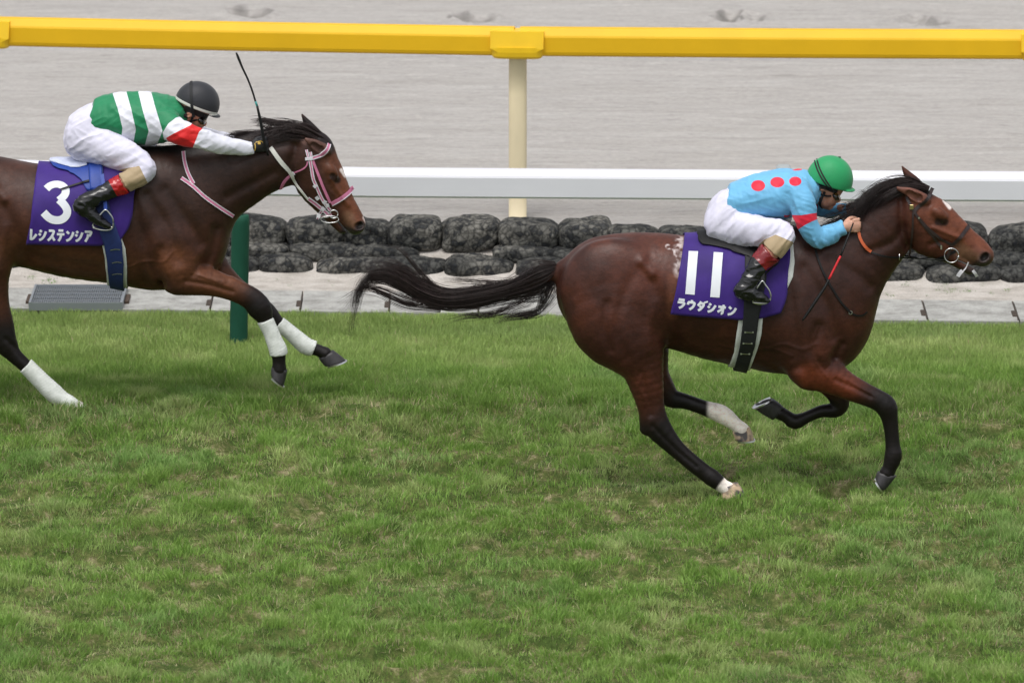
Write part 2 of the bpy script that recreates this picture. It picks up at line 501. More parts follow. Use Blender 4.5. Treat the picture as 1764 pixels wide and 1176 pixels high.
# ---------------------------------------------------------------- grass blades: nobody could count them
def grass_blades(name, N, xr, yr, mat, seed=1, hs=1.0, ws=1.0, edgefringe=False):
    R = np.random.default_rng(seed)
    x = R.uniform(*xr, N); y = R.uniform(*yr, N)
    if not edgefringe: q_ = R.random(N) < .38; y = np.where(q_, R.uniform(2.2, yr[1], N), y)
    if edgefringe: y = edge_y(x) + R.normal(0, .025, N) - .02
    tc = np.zeros(N); tr = R.uniform(-1, 1, N); ox = np.zeros(N); oy = np.zeros(N); hk = np.ones(N)
    if not edgefringe:
        # trampled turf grows in tufts: two thirds of the blades belong to one
        A = (xr[1] - xr[0]) * (3.4 - yr[0]); nt_ = int(A * 60); tx = R.uniform(*xr, nt_); ty = R.uniform(yr[0], 3.4, nt_)
        tb = turf_kind(tx, ty)[2]; keep_ = R.random(nt_) > sstep(.08, .34, tb) * .75; tx, ty = tx[keep_], ty[keep_]; nt_ = len(tx)
        tsz = R.uniform(.026, .060, nt_) * R.choice([1, 1, 1.7], nt_); wgt = tsz ** 1.6; wgt /= wgt.sum(); thk = R.uniform(.65, 1.25, nt_)
        nb = int(N * .40); k = R.choice(nt_, nb, p=wgt)
        ox[:nb] = R.normal(0, .62, nb); oy[:nb] = R.normal(0, .62, nb)
        x[:nb] = tx[k] + ox[:nb] * tsz[k] * 1.35; y[:nb] = ty[k] + oy[:nb] * tsz[k]
        fade = sstep(3.3, 2.2, ty[k]); dr = R.random(nb) > fade * 1.0
        rr = np.sqrt(ox[:nb] ** 2 + oy[:nb] ** 2)
        tc[:nb] = np.clip(1.15 - rr * .75, 0, 1.1) * thk[k]; tr[:nb] = (k * .61803 % 1) * 2 - 1
    c, c2, bare, near = turf_kind(x, y)
    ok = (y < edge_y(x) + (.05 if edgefringe else -.0)) & (y > yr[0])
    bb = sstep(.20, .38, bare) * near
    fill = tc == 0
    ok &= ~(fill & (R.random(N) < bb * .5))
    x, y, c, c2, bare, near, bb, tc, tr, ox, oy, fill = (q[ok] for q in (x, y, c, c2, bare, near, bb, tc, tr, ox, oy, fill)); n = len(x)
    P = np.stack([x, y, np.zeros(n)], 1)
    lush = sstep(1.0, 1.9, y) * sstep(4.1, 3.2, y)           # longer, thicker band towards the rail
    md = mound(P)
    h = (.013 + .024 * tc + .018 * md + .008 * sstep(-.3, .3, c2)) * near + (1 - near) * (.040 + .012 * sstep(-.3, .4, c)) + lush * .016
    h *= R.uniform(.6, 1.25, n) * (1 - .5 * bb) * hs
    straw = R.random(n) < (.035 + .30 * bb + near * (.035 + .44 * (1 - md) * np.where(fill, 1, .5) + .30 * sstep(.02, .32, bare) * fill))
    lx = noise3(P, 6.5, 51) * .28 + R.normal(0, .34, n) + ox * .38; ly = noise3(P, 6.5, 57) * .28 + R.normal(0, .30, n) + oy * .38
    k = (.75 + .35 * near); lx *= k; ly *= k
    flat = np.where(straw & (R.random(n) < .6), 1.0, 0); lx = lx * (1 + flat * 2.0); ly = ly * (1 + flat * 1.5); hz = h * (1 - flat * .72)
    z0 = turf_h(x, y) - .004
    a = R.uniform(0, np.pi, n); w = ws * R.uniform(.0010, .0021, n) * (1 + .5 * (R.random(n) < .1))
    wx, wy = np.cos(a) * w, np.sin(a) * w
    V = np.zeros((n, 5, 3), np.float32)
    B0 = np.stack([x, y, z0], 1); M = B0 + np.stack([lx * h * .32, ly * h * .32, hz * .60], 1); T = B0 + np.stack([lx * h, ly * h, hz], 1)
    Wv = np.stack([wx, wy, np.zeros(n)], 1)
    V[:, 0] = B0 - Wv; V[:, 1] = B0 + Wv; V[:, 2] = M + Wv * .85; V[:, 3] = M - Wv * .85; V[:, 4] = T
    b = (np.arange(n) * 5)[:, None]
    quads = b + np.array([[0, 1, 2, 3]]); tris = b + np.array([[3, 2, 4]])
    me = bpy.data.meshes.new(name)
    me.vertices.add(n * 5); me.vertices.foreach_set("co", V.ravel())
    me.loops.add(n * 7); li = np.concatenate([quads, tris], 1).astype(np.int32)
    me.loops.foreach_set("vertex_index", li.ravel())
    ls = (np.arange(n) * 7)[:, None] + np.array([[0, 4]])
    me.polygons.add(n * 2); me.polygons.foreach_set("loop_start", ls.astype(np.int32).ravel()); me.update(calc_edges=True)
    # colour of every blade: fresh, older, yellowing or dead
    g1, g2, g3, g4 = (np.array(lin(*q)) for q in ((158, 194, 92), (102, 146, 56), (196, 210, 140), (144, 180, 114)))
    u = noise3(P, 1.6, 61)[:, None]; u2 = noise3(P, 4.5, 63)[:, None]; v = R.random((n, 1))
    v = np.clip(v * .6 + .2 + tr[:, None] * .3, 0, 1)
    col = g1 * (1 - v) + g2 * v
    col = col + (g3 - col) * (sstep(.0, .6, u2) * .55 + .18 * R.random((n, 1)))
    col = col + (g4 - col) * sstep(.2, .7, u) * .35
    col = col + (g3 - col) * ((1 - near) * sstep(3.0, 3.9, y) * .42)[:, None]
    col = col * (1 - .18 * lush * sstep(3.4, 2.6, y))[:, None]
    st = np.array(lin(206, 192, 156)) * R.uniform(.55, 1.15, (n, 1))
    col = col * (1 - .22 * sstep(.1, -.9, tr) * (~fill))[:, None]
    col = np.where(straw[:, None], st, col) * R.uniform(.72, 1.2, (n, 1))
    cc = np.ones((n, 5, 4), np.float32); cc[:, :, :3] = col[:, None]
    at = me.attributes.new("Col", 'FLOAT_COLOR', 'POINT'); at.data.foreach_set("color", cc.ravel())
    me.materials.append(mat.m)
    return link(bpy.data.objects.new(name, me))
BLADE = Mat("grass_blade", (.1, .2, .05), .55, spec=.35)
_col = BLADE.attr("Col"); BLADE.base(_col)
_tr = BLADE.n("ShaderNodeBsdfTranslucent"); BLADE.l(_col, _tr.inputs[0])
_mx = BLADE.n("ShaderNodeMixShader"); _mx.inputs[0].default_value = .32
BLADE.l(BLADE.b.outputs[0], _mx.inputs[1]); BLADE.l(_tr.outputs[0], _mx.inputs[2])
BLADE.l(_mx.outputs[0], BLADE.t.nodes["Material Output"].inputs[0])
gr = grass_blades("grass", 1050000, (-3.9, 3.9), (-5.2, 5.0), BLADE, 1)
tag(gr, kind="stuff", label="green turf grass with straw coloured worn patches")
gf = grass_blades("grass_fringe", 9000, (-3.9, 3.9), (4, 5), BLADE, 9, hs=1.05, edgefringe=True)
tag(gf, kind="stuff", label="ragged fringe of grass along the concrete drain")

# ---------------------------------------------------------------- sand beyond the turf: strip, bank, dirt track
SAND = Mat("pale_sand", lin(190, 187, 183), .95, spec=.12)
def sand_col(m, streak, dark, print_shade=True):
    a = m.noise(2.2, 8, .72, streak); b = m.noise(45, 3, .7, (.5, 1, 1)); c_ = m.noise(11, 6, .7, dark)
    c = m.ramp(a.outputs[0], [(.30, lin(163, 159, 154)), (.5, lin(172, 168, 164)), (.72, lin(180, 177, 173))])
    c = m.mix(1.0, c, m.ramp(b.outputs[0], [(.25, (.80,) * 3), (.75, (1.14,) * 3)]), 'MULTIPLY')
    c = m.mix(1.0, c, m.ramp(c_.outputs[0], [(.30, (.74,) * 3), (.42, (1,) * 3)]), 'MULTIPLY')
    hl = m.noise(16, 7, .75, (.16, 1.6, 1)); c = m.mix(1.0, c, m.ramp(hl.outputs[0], [(.36, (.80,) * 3), (.46, (1,) * 3), (.7, (1.04,) * 3)]), 'MULTIPLY'); m.bump(hl.outputs[0], .5, .02)
    yy = m.n('ShaderNodeSeparateXYZ'); m.l(m.co(), yy.inputs[0])
    c = m.mix(1.0, c, m.ramp(m.math('MULTIPLY', yy.outputs[1], .1), [(.72, (.86,) * 3), (.765, (1,) * 3)]), 'MULTIPLY')
    dm = m.ramp(m.attr('print_shade', 'Fac'), [(0, (1,) * 3), (1, (.60,) * 3)]) if print_shade else None  # shade of the hoof prints, multiplied into the sand colour
    if print_shade: c = m.mix(1.0, c, dm, 'MULTIPLY')
    m.base(c)
    m.bump(b.outputs[0], .25, .01); m.bump(m.noise(9, 6, .7, streak).outputs[0], .25, .02)
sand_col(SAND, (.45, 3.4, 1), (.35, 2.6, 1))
STRIP = Mat("sand_strip", lin(196, 190, 182), .95, spec=.12)
_a = STRIP.noise(9, 5, .65, (.6, 1, 1)); _b = STRIP.noise(90, 3, .7); _v = STRIP.noise(14, 3, .6)
_c = STRIP.ramp(_a.outputs[0], [(.3, lin(160, 154, 146)), (.55, lin(186, 180, 173)), (.75, lin(198, 193, 187))])
_c = STRIP.mix(1.0, _c, STRIP.ramp(_b.outputs[0], [(.28, (.78,) * 3), (.6, (1.06,) * 3)]), 'MULTIPLY')
STRIP.base(_c); STRIP.bump(_a.outputs[0], .5, .02); STRIP.bump(_b.outputs[0], .4, .006)
def off_y(x): return edge_y(x) - edge_y(np.zeros_like(x))        # everything follows the bend of the course
def strip_h(x, y):
    t = y - off_y(x); P = np.stack([x, y, 0 * x], -1)
    z = np.interp(t, [4.9, 5.50, 5.56, 5.95, 6.15, 6.5, 6.62], [-.12, -.12, .006, .012, .06, .17, .19])
    return z + fbm(P, 4, 71, 3) * .012 * sstep(5.6, 5.9, t)
def _strip():
    V = []; m = 90; X = steps((-60, -4, 10), (-4, 4, 200), (4, 60, 10))
    for x in X:
        xa = np.array([x]); y0 = float(edge_y(xa)[0]); yy = np.linspace(y0 - .03, 6.62 + float(off_y(xa)[0]), m); xx = np.full(m, x)
        V.append(np.stack([xx, yy, strip_h(xx, yy)], 1))
    i, j = np.meshgrid(np.arange(len(X) - 1), np.arange(m - 1), indexing='ij'); a = (i * m + j).ravel()
    return mesh_obj("sand_bank", np.concatenate(V), np.stack([a, a + m, a + m + 1, a + 1], 1), STRIP.m)
tag(_strip(), kind="structure")
PRINTS = [(432, 26, .17, .12, 1), (405, 22, .10, .08, 2), (822, 36, .15, .11, 3), (1255, 31, .13, .12, 4), (1300, 34, .10, .1, 5), (1575, 37, .13, .11, 6), (1610, 42, .10, .10, 7), (790, 32, .08, .08, 8)]
def track_h(x, y):
    P = np.stack([x, y, 0 * x], -1)
    z = .20 + np.zeros_like(x)
    far = sstep(7.6, 9.2, y)
    z = z + fbm(P * np.array([.22, 1.0, 1]), 3.4, 81, 4) * .007 * far + noise3(P * np.array([.45, 1, 1]), 14, 83) * .006 * far + noise3(P * np.array([.3, 1, 1]), 27, 84) * .004
    yy = y - off_y(x) * .6
    z = z + np.sin(yy * 2 * np.pi / .16) * .0016 * sstep(6.9, 7.3, y) + np.sin(yy * 2 * np.pi / .31) * .002 * far * (.5 + .5 * noise3(P, .6, 88))
    for px, py, rx, ry, sd in PRINTS:
        c = G(px, py, .2); dx, dy = (x - c[0]) / rx, (y - c[1]) / (ry * 2.1); w = noise3(P * np.array([1, .5, 1]), 9, 90 + sd) * .35
        r = np.sqrt(dx * dx + dy * dy) + w
        z = z - .085 * (1 - sstep(.1, .95, r)) + .020 * np.exp(-((r - 1.1) / .22) ** 2)
    return z
def _track():
    V = []; ys = steps((6.60, 20, 420), (20, 60, 20), (60, 900, 8)); m = len(ys); X = steps((-900, -60, 4), (-60, -4.6, 10), (-4.6, 4.6, 330), (4.6, 60, 10), (60, 900, 4))
    for x in X:
        yy = ys + float(off_y(np.array([x]))[0]) * (ys < 20); xx = np.full(m, x); z = np.where(ys < 20, track_h(xx, yy), .2)
        V.append(np.stack([xx, yy, z], 1))
    i, j = np.meshgrid(np.arange(len(X) - 1), np.arange(m - 1), indexing='ij'); a = (i * m + j).ravel()
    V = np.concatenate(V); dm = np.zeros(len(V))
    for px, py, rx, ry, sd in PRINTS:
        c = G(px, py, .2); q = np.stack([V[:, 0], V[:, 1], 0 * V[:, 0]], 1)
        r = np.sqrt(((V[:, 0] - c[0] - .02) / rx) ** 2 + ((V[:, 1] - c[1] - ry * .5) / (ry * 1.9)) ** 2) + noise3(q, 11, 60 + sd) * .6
        dm = np.maximum(dm, (1 - sstep(.35, 1.0, r)))  # mask of the shade painted into each hoof print
    o = mesh_obj("dirt_track", V, np.stack([a, a + m, a + m + 1, a + 1], 1), SAND.m); vfloat(o, "print_shade", dm); return o
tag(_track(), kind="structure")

# ---------------------------------------------------------------- concrete drain covers and the grate
CONC = Mat("drain_concrete", lin(172, 176, 176), .9, spec=.2)
_a = CONC.noise(6, 5, .7); _b = CONC.noise(70, 4, .7)
_c = CONC.ramp(_a.outputs[0], [(.35, lin(142, 141, 137)), (.6, lin(178, 178, 174))])
CONC.base(CONC.mix(1.0, _c, CONC.ramp(_b.outputs[0], [(.3, (.84,) * 3), (.65, (1.06,) * 3)]), 'MULTIPLY')); CONC.bump(_b.outputs[0], .3, .004)
DARKC = Mat("dark_gap", lin(58, 52, 46), .9)
RUST = Mat('dark_rusty_iron', lin(64, 54, 46), .85).vary(.35, 60)
ORD = ["", "first", "second", "third", "fourth", "fifth", "sixth", "seventh", "eighth", "ninth", "tenth", "eleventh", "twelfth", "thirteenth", "fourteenth"]
slots = [-401, -248, -95, 60, 212, 365, 520, 672, 825, 978, 1131, 1284, 1437, 1590, 1745, 1900, 2053]
names_ = {3: None}
def tz(x): return .012
for i, (a, b) in enumerate(zip(slots[:-1], slots[1:])):
    if (a, b) == (60, 212): continue
    pa, pb = G(a, 525), G(b, 525); xa, xb = pa[0] + .004, pb[0] - .004
    m = MB(); dep = .62
    def yy(x, t): return float(edge_y(np.array([x]))[0]) + .015 + dep * t
    out = [(xa, 0), (xb, 0), (xb, 1), (xa, 1)]
    top = [(x, yy(x, t), .014 + .006 * t) for x, t in out]; bot = [(x, y, -.05) for x, y, z in top]; n = len(out)
    F = [tuple(range(n)), tuple(n + k for k in range(n))[::-1]] + [(k, n + k, n + (k + 1) % n, (k + 1) % n) for k in range(n)]
    F[2:] = [f[::-1] for f in F[2:]]
    m.add(top + bot, F); o = m.build("drain_cover", CONC)
    x0 = (xa + xb) / 2
    m = MB(); m.box((xb - .014, yy(xb, .36), .006), (.030, .17, .030), bev=.004); m.box((xb - .001, yy(xb, .5), .010), (.007, .56, .024))
    m.build("lifting_bracket", RUST, o)
    k = i - 3; lb = "pale concrete drain cover, " + (("directly left" if k == -1 else ORD[-k] + " left") if k < 0 else ("directly right" if k == 1 else ORD[k] + " right")) + " of the steel grate"
    tag(o, lb, "drain cover", "concrete drain covers along the turf edge")
m = MB(); xx0, xx1 = G(-520, 525)[0], G(2200, 525)[0]
m.box(((xx0 + xx1) / 2, float(edge_y(np.array([0.]))[0]) + .36, -.085), (xx1 - xx0, .95, .06)); o = m.build("drain_channel", DARKC); tag(o, kind="structure")
GALV = Mat("galvanised_steel", lin(150, 156, 162), .5, metal=.55)
g0, g1 = G(57, 520), G(214, 520)
gy0 = float(edge_y(np.array([g0[0]]))[0]) + .0; gy1 = G(120, 497, .03)[1]
go = empty("drain_grate", ((g0[0] + g1[0]) / 2, (gy0 + gy1) / 2, .03), label="grey galvanised steel drain grate set between the pale concrete covers", cat="drain grate")
m = MB()
for yv in (gy0, gy1): m.box(((g0[0] + g1[0]) / 2, yv, .03), (g1[0] - g0[0], .014, .05))
for xv in (g0[0], g1[0]): m.box((xv, (gy0 + gy1) / 2, .031), (.014, gy1 - gy0 + .016, .052))
m.build("frame", GALV, go)
m = MB()
for t in np.linspace(0, 1, 6)[1:-1]: m.box(((g0[0] + g1[0]) / 2, gy0 + (gy1 - gy0) * t, .040), (g1[0] - g0[0], .012, .016))
for t in np.linspace(0, 1, 44)[1:-1]: m.box((g0[0] + (g1[0] - g0[0]) * t, (gy0 + gy1) / 2, .028), (.0045, gy1 - gy0, .034))
m.build("grating_bars", GALV, go)
m = MB()
for xv in (g0[0] - .022, g1[0] + .022): m.box((xv, (gy0 + gy1) / 2 - .02, .010), (.028, .22, .05), bev=.004)
m.each("bracket", Mat("rusty_bracket", lin(72, 58, 48), .8).vary(.3, 50), go)

# ---------------------------------------------------------------- stone-filled net bags
STONE = Mat("net_bag_of_stones", (.1, .1, .1), .85, spec=.3)
_v = STONE.noise(25, typ="ShaderNodeTexVoronoi"); _w = STONE.noise(2.2, 3, .6); _f = STONE.noise(170, 4, .7)
_sep = STONE.n("ShaderNodeSeparateColor"); STONE.l(_v.outputs["Color"], _sep.inputs[0])
_c = STONE.ramp(_sep.outputs[0], [(0, lin(38, 41, 44)), (.45, lin(56, 58, 61)), (.75, lin(74, 74, 73)), (.91, lin(88, 87, 82)), (1, lin(122, 120, 114))])
_ve = STONE.noise(25, typ="ShaderNodeTexVoronoi"); _ve.feature = 'DISTANCE_TO_EDGE'
_e = STONE.ramp(_ve.outputs["Distance"], [(.0, (.30,) * 3), (.12, (1,) * 3)])
_c = STONE.mix(1.0, _c, _e, 'MULTIPLY')
_c = STONE.mix(1.0, _c, STONE.ramp(_f.outputs[0], [(.3, (.65,) * 3), (.7, (1.25,) * 3)]), 'MULTIPLY')
_k = STONE.ramp(_w.outputs[0], [(.42, (1, 1, 1)), (.58, (.42, .44, .46))])
STONE.base(STONE.mix(1.0, _c, _k, 'MULTIPLY'))
STONE.bump(_v.outputs["Distance"], .5, .012)
STONE.t.nodes[-1].invert = True
NETM = Mat("black_net", lin(30, 31, 33), .8).vary(.3, 90)
def stone_bag(cx, cy, cz, lx, ly, lz, seed, label, tilt=0):
    R = np.random.default_rng(seed); n, m = 84, 44; V = []
    for i in range(m + 1):
        v = math.pi * i / m - math.pi / 2
        for j in range(n):
            u = 2 * math.pi * j / n; e1, e2 = .46, .48
            cu, su, cv, sv = math.cos(u), math.sin(u), math.cos(v), math.sin(v)
            p = lambda a, e: math.copysign(abs(a) ** e, a)
            V.append((p(cu, e1) * p(cv, e2) * lx / 2, p(su, e1) * p(cv, e2) * ly / 2, p(sv, .7) * lz / 2))
    V = np.array(V); U = V / (np.linalg.norm(V, axis=1, keepdims=True) + 1e-9); Pw = V + np.array([cx, cy, cz])
    b = fbm(Pw, 5, seed, 3) * .042 + fbm(Pw, 22, seed + 3, 2) * .008
    V = V + U * b[:, None]; V[:, 2] += V[:, 0] * tilt
    F = [(i * n + j, i * n + (j + 1) % n, (i + 1) * n + (j + 1) % n, (i + 1) * n + j) for i in range(m) for j in range(n)]
    o = mesh_obj("stone_bag", V, np.array(F), STONE.m); o.location = (cx, cy, cz)
    tag(o, label, "stone bag", "net bags of stones along the edge of the dirt track")
    # gathered rim of the net along the top of the bag
    R2 = []
    for k in range(25):
        a = 2 * math.pi * k / 24; R2.append((.40 * lx * math.cos(a), .36 * ly * math.sin(a), lz * .43 + fbm(np.array([[math.cos(a) + cx, math.sin(a), seed]]), 2, 3, 1)[0] * .012))
    return o
def at_bag(px, py, Y): 
    p = W(px, py, Y); return p
def bagY(px, base):
    x = W(px, 420, 6.4)[0]; return base + float(off_y(np.array([x]))[0])
def lab(px, row, xs):
    """which one: counted from the cream post of the yellow rail"""
    if px == min(xs, key=lambda q: abs(q - 893)): return "right below the cream post"
    c = min(xs, key=lambda q: abs(q - 893)); k = sum(1 for q in xs if min(c, px) < q <= max(c, px)) if px > c else sum(1 for q in xs if px <= q < c)
    return ORD[k] + (" right" if px > c else " left") + " of the cream post"
top = [-330,-230,-130,-40,55,150,240,330,437,543,632,715,810,914,1006,1092,1182,1275,1370,1462,1555,1648,1752,1850,1950]
for i in range(len(top)):
    px = top[i]; l = (top[min(i + 1, len(top) - 1)] - top[max(i - 1, 0)]) / 2 if 0 < i < len(top) - 1 else 98
    sag = {715: 2, 810: 0, 914: 3, 1006: 0, 1092: 10, 1182: 10}.get(px, 3)
    Y = bagY(px, 6.44); yc_ = np.interp(px, [0, 900, 1764], [392, 404, 416]) + sag * .4
    p = at_bag(px, yc_, Y); s = S(Y)
    stone_bag(p[0], Y, p[2], l * s * 1.07, .31, (58 - sag) * s, 100 + i, "plump net bag of grey stones, top row, " + lab(px, 0, top), tilt=(((i * 7) % 5) - 2) * .045)
low = [(-300,150),(-150,140),(-15,120),(120,140),(262,140),(400,96),(490,90),(604,120),(700,140) ,(826,118),(935,96),(1045,120),(1170,130),(1300,130),(1430,130),(1545,96),(1660,130),(1785,130),(1920,130)]
for i, (px, l) in enumerate(low):
    Y = bagY(px, 6.13); s = S(Y); p = at_bag(px, np.interp(px, [0, 700, 1764], [449, 459, 473]) + (i % 3) * 1.5, Y)
    stone_bag(p[0], Y + .03, p[2] - .005, l * s * 1.0, .26, 36 * s, 300 + i, "half-buried net bag of stones, bottom row, " + lab(px, 2, [q[0] for q in low]), tilt=((i * 5) % 3 - 1) * .04)
mid = [(-240,130),(-90,120),(50,130),(190,120),(330,130),(448,110),(560,120),(668,110),(905,110),(1010,120),(1130,130),(1260,130),(1390,130),(1510,120),(1620,110),(1730,130),(1860,130)]
for i, (px, l) in enumerate(mid):
    Y = bagY(px, 6.30); s = S(Y); p = at_bag(px, np.interp(px, [0, 700, 1764], [420, 431, 445]) + (i % 2) * 3, Y)
    stone_bag(p[0], Y, p[2] - .01, l * s * 1.0, .24, 28 * s, 500 + i, "thin net bag of stones, middle row, " + lab(px, 1, [q[0] for q in mid]))

# ---------------------------------------------------------------- yellow rail of the dirt track
YEL = Mat("yellow_rail_plastic", lin(228, 180, 24), .5, spec=.3)
YEL.vary(.05, 3, (1, 1, 1)); YEL.bump(YEL.noise(300, 3, .6).outputs[0], .06, .002)
YELB = Mat("bright_yellow_plastic", lin(240, 196, 30), .4, spec=.45).vary(.05, 6)
CREAM = Mat("cream_post_plastic", lin(226, 212, 178), .6).vary(.08, 5, (1, 1, .3), bump=.05)
WHT = Mat("white_rail_plastic", lin(226, 226, 233), .35, spec=.5, coat=.1).vary(.03, 4, (.5, 1, 1))
GREENP = Mat("green_foam_padding", lin(26, 80, 62), .7, spec=.3).vary(.16, 6, (1, 1, .5), bump=.12, bdist=.01)
def rnd_prof(w, h, r, ct=0, n=5):
    """box profile (u = across/depth, v = up) with rounded corners; ct = extra slant cut from the near top corner"""
    P = []
    for cx, cz, a0, rr in ((w / 2, h / 2, 0, r), (-w / 2, h / 2, 90, r), (-w / 2, -h / 2, 180, r), (w / 2, -h / 2, 270, r)):
        for k in range(n + 1):
            a = math.radians(a0 + 90 * k / n); sx, sz = (1 if cx > 0 else -1), (1 if cz > 0 else -1)
            P.append((cx - sx * rr + rr * math.cos(a), cz - sz * rr + rr * math.sin(a)))
    return P
YZ = 1.43
def ytop(px, py): return G(px, py, YZ)
yrail = empty("yellow_railing", (G(893, 50, .2)[0], ytop(893, 50)[1], .2), label="yellow plastic running rail on a cream post along the pale dirt track", cat="railing")
def rail_prof():
    # u towards camera is negative here (B = T x up = -Y side for T=+X)
    pts = [(-.030, .0), (.045, -.002), (.058, -.016), (.060, -.120), (.056, -.165), (.044, -.180), (-.044, -.180), (-.058, -.168), (-.060, -.02), (-.052, -.006)]
    return pts
def slant_prof():
    # near top corner cut back to a long slope, the lit band of the rail
    return [(-.045, -.002), (.000, .0), (.016, -.004), (.056, -.046), (.061, -.058), (.062, -.150), (.057, -.168), (.044, -.178), (-.044, -.178), (-.058, -.166), (-.060, -.018)]
def rail_piece(name, P, prof, mat, parent):
    V, F = sweep_mesh(np.array(P), prof, True, up=(0, 0, 1)); o = mesh_obj(name, V, F, mat.m, smooth=False)
    keep(o, parent); return o
L0, L1 = ytop(-930, 10), ytop(-25, 29.5)
rail_piece("rail", [ytop(-22, 29.6), ytop(420, 38.8), ytop(886, 46.8)], slant_prof(), YEL, yrail)
rail_piece("rail", [ytop(896, 47), ytop(1350, 50.5), ytop(1801, 52.6)], slant_prof(), YEL, yrail)
rail_piece("rail", [ytop(1811, 52.8), ytop(2700, 55)], slant_prof(), YEL, yrail)
rail_piece("rail", [ytop(-930, 6), ytop(-32, 29.4)], slant_prof(), YEL, yrail)
def ybracket(px, py):
    p = ytop(px, py); s = S(p[1]); hw = 46 * s
    p = p + np.array([0, -.004, 0]); dq = ytop(px + 40, py + (.0042 if px > 0 else .021) * 40) - ytop(px - 40, py - .021 * 40); an = math.atan2(dq[1], dq[0]); ca_, sa_ = math.cos(an), math.sin(an)
    def rt(V): V = np.array(V, float); return np.stack([V[:, 0] * ca_ - V[:, 1] * sa_, V[:, 0] * sa_ + V[:, 1] * ca_, V[:, 2]], 1)
    m = MB()
    # saddle-shaped bracket: front plate with cut lower corners wrapped under the rail
    out = [(-hw, -.018), (hw, -.018), (hw * 1.0, -.07), (hw * .99, -.125), (hw * .60, -.158), (0, -.166), (-hw * .60, -.158), (-hw * .99, -.125), (-hw, -.07)]
    n = len(out); yf = -.092; sl = lambda z: .026 * sstep(-.11, -.02, np.array(z))
    V = [(x, yf + float(sl(z)) + (.0 if z > -.1 else .006), z) for x, z in out] + [(x * .99, .080, z) for x, z in out]
    F = [tuple(range(n))[::-1], tuple(n + k for k in range(n))] + [(k, (k + 1) % n, n + (k + 1) % n, n + k) for k in range(n)]
    m.add(rt(V) + p, F)
    # rounded collar below
    V = []; F = []; q = 24; rings = [(-.118, 1.0, 1.06), (-.150, 1.0, 1.06), (-.178, .98, 1.0), (-.192, .9, .88)]
    for z, sx, sy in rings:
        for k in range(q):
            a = 2 * math.pi * k / q; e = .45
            V.append((hw * .985 * sx * math.copysign(abs(math.cos(a)) ** e, math.cos(a)), .084 * sy * math.copysign(abs(math.sin(a)) ** .6, math.sin(a)) - .004, z))
    F = [(i * q + j, i * q + (j + 1) % q, (i + 1) * q + (j + 1) % q, (i + 1) * q + j) for i in range(len(rings) - 1) for j in range(q)]
    F += [tuple(3 * q + j for j in range(q))[::-1], tuple(range(q))]
    m.add(rt(V) + p, F); b = m.build("rail_bracket", YELB, yrail)
    m = MB(); V = []; F = []; q = 20
    for z in (YZ - .17, 1.0, .8, .6, .4, .12):
        for k in range(q):
            a = 2 * math.pi * k / q
            V.append((p[0] + .057 * math.copysign(abs(math.cos(a)) ** .7, math.cos(a)), p[1] + .045 * math.copysign(abs(math.sin(a)) ** .7, math.sin(a)), z))
    F = [(i * q + j, i * q + (j + 1) % q, (i + 1) * q + (j + 1) % q, (i + 1) * q + j) for i in range(5) for j in range(q)]; F += [tuple(range(q)), tuple(5 * q + j for j in range(q))[::-1]]
    m.add(V, F); m.build("post", CREAM, yrail, smooth=True)
for q in ((892, 46.9), (-26, 29.5), (1806, 52.7)): ybracket(*q)

# ---------------------------------------------------------------- white rail of the turf course
WZ = 1.043
def wtop(px, py): return G(px, py, WZ)
wr = empty("white_railing", (W(411, 585, 4.15)[0], 4.17, 0), label="white plastic turf rail carried by a green padded post", cat="railing")
wprof = [(-.048, -.004), (-.035, .0), (.022, .0), (.036, -.008), (.052, -.030), (.058, -.044), (.058, -.156), (.050, -.167), (-.04, -.167), (-.055, -.15), (-.056, -.02)]
rail_piece("rail", [wtop(-700, 258), wtop(50, 277.5), wtop(411, 286.2)], wprof, WHT, wr)
rail_piece("rail", [wtop(411.8, 286.2), wtop(640, 290), wtop(1346, 294.8)], wprof, WHT, wr)
rail_piece("rail", [wtop(1346.8, 294.8), wtop(1764, 297), wtop(2700, 301)], wprof, WHT, wr)
m = MB(); c = wtop(1350, 294.6); m.box((c[0], c[1] - .0, WZ + .012), (.088, .09, .045), bev=.012); m.build("rail_joint", Mat("grey_joint", lin(158, 164, 166), .6).vary(.1, 20), wr)
pb = G(411, 585.5); pz = float(W(412, 371, pb[1])[2])
def padded_post(x, y, pz, lean=.018):
    V = []; F = []; q = 32; n = 24
    for i in range(n + 1):
        z = -.02 + (pz + .02) * i / n
        for k in range(q):
            a = 2 * math.pi * k / q; r = .0535 * (1.0 + .012 * math.sin(3 * a + i)) * (1 if i < n else .93)
            V.append((x + lean * (z / pz) + r * math.cos(a), y + r * math.sin(a), z))
    for rr, zz in ((.80, pz + .004), (.30, pz + .004), (.28, pz - .02)):
        for k in range(q):
            a = 2 * math.pi * k / q; V.append((x + lean + .0535 * rr * math.cos(a), y + .0535 * rr * math.sin(a), zz))
    rows = n + 4
    F = [(i * q + j, i * q + (j + 1) % q, (i + 1) * q + (j + 1) % q, (i + 1) * q + j) for i in range(rows - 1) for j in range(q)]
    F.append(tuple((rows - 1) * q + j for j in range(q)))
    o = mesh_obj("padded_post", V, F, GREENP.m); keep(o, wr)
    m = MB(); m.tube([(x + lean, y, pz - .05), (x + lean, y, pz + .06), (x + lean - .0, y + .012, WZ - .15)], .0150, 10, 3)
    m.build("support_rod", Mat("green_steel", lin(60, 92, 78), .5, metal=.3), wr, smooth=True)
padded_post(pb[0], pb[1], pz)
# a further post hidden by the horse, where the rail joint is
q = G(1335, 575); padded_post(q[0] - .02, q[1] - .0 if q[1] < 4.3 else 4.0, pz)

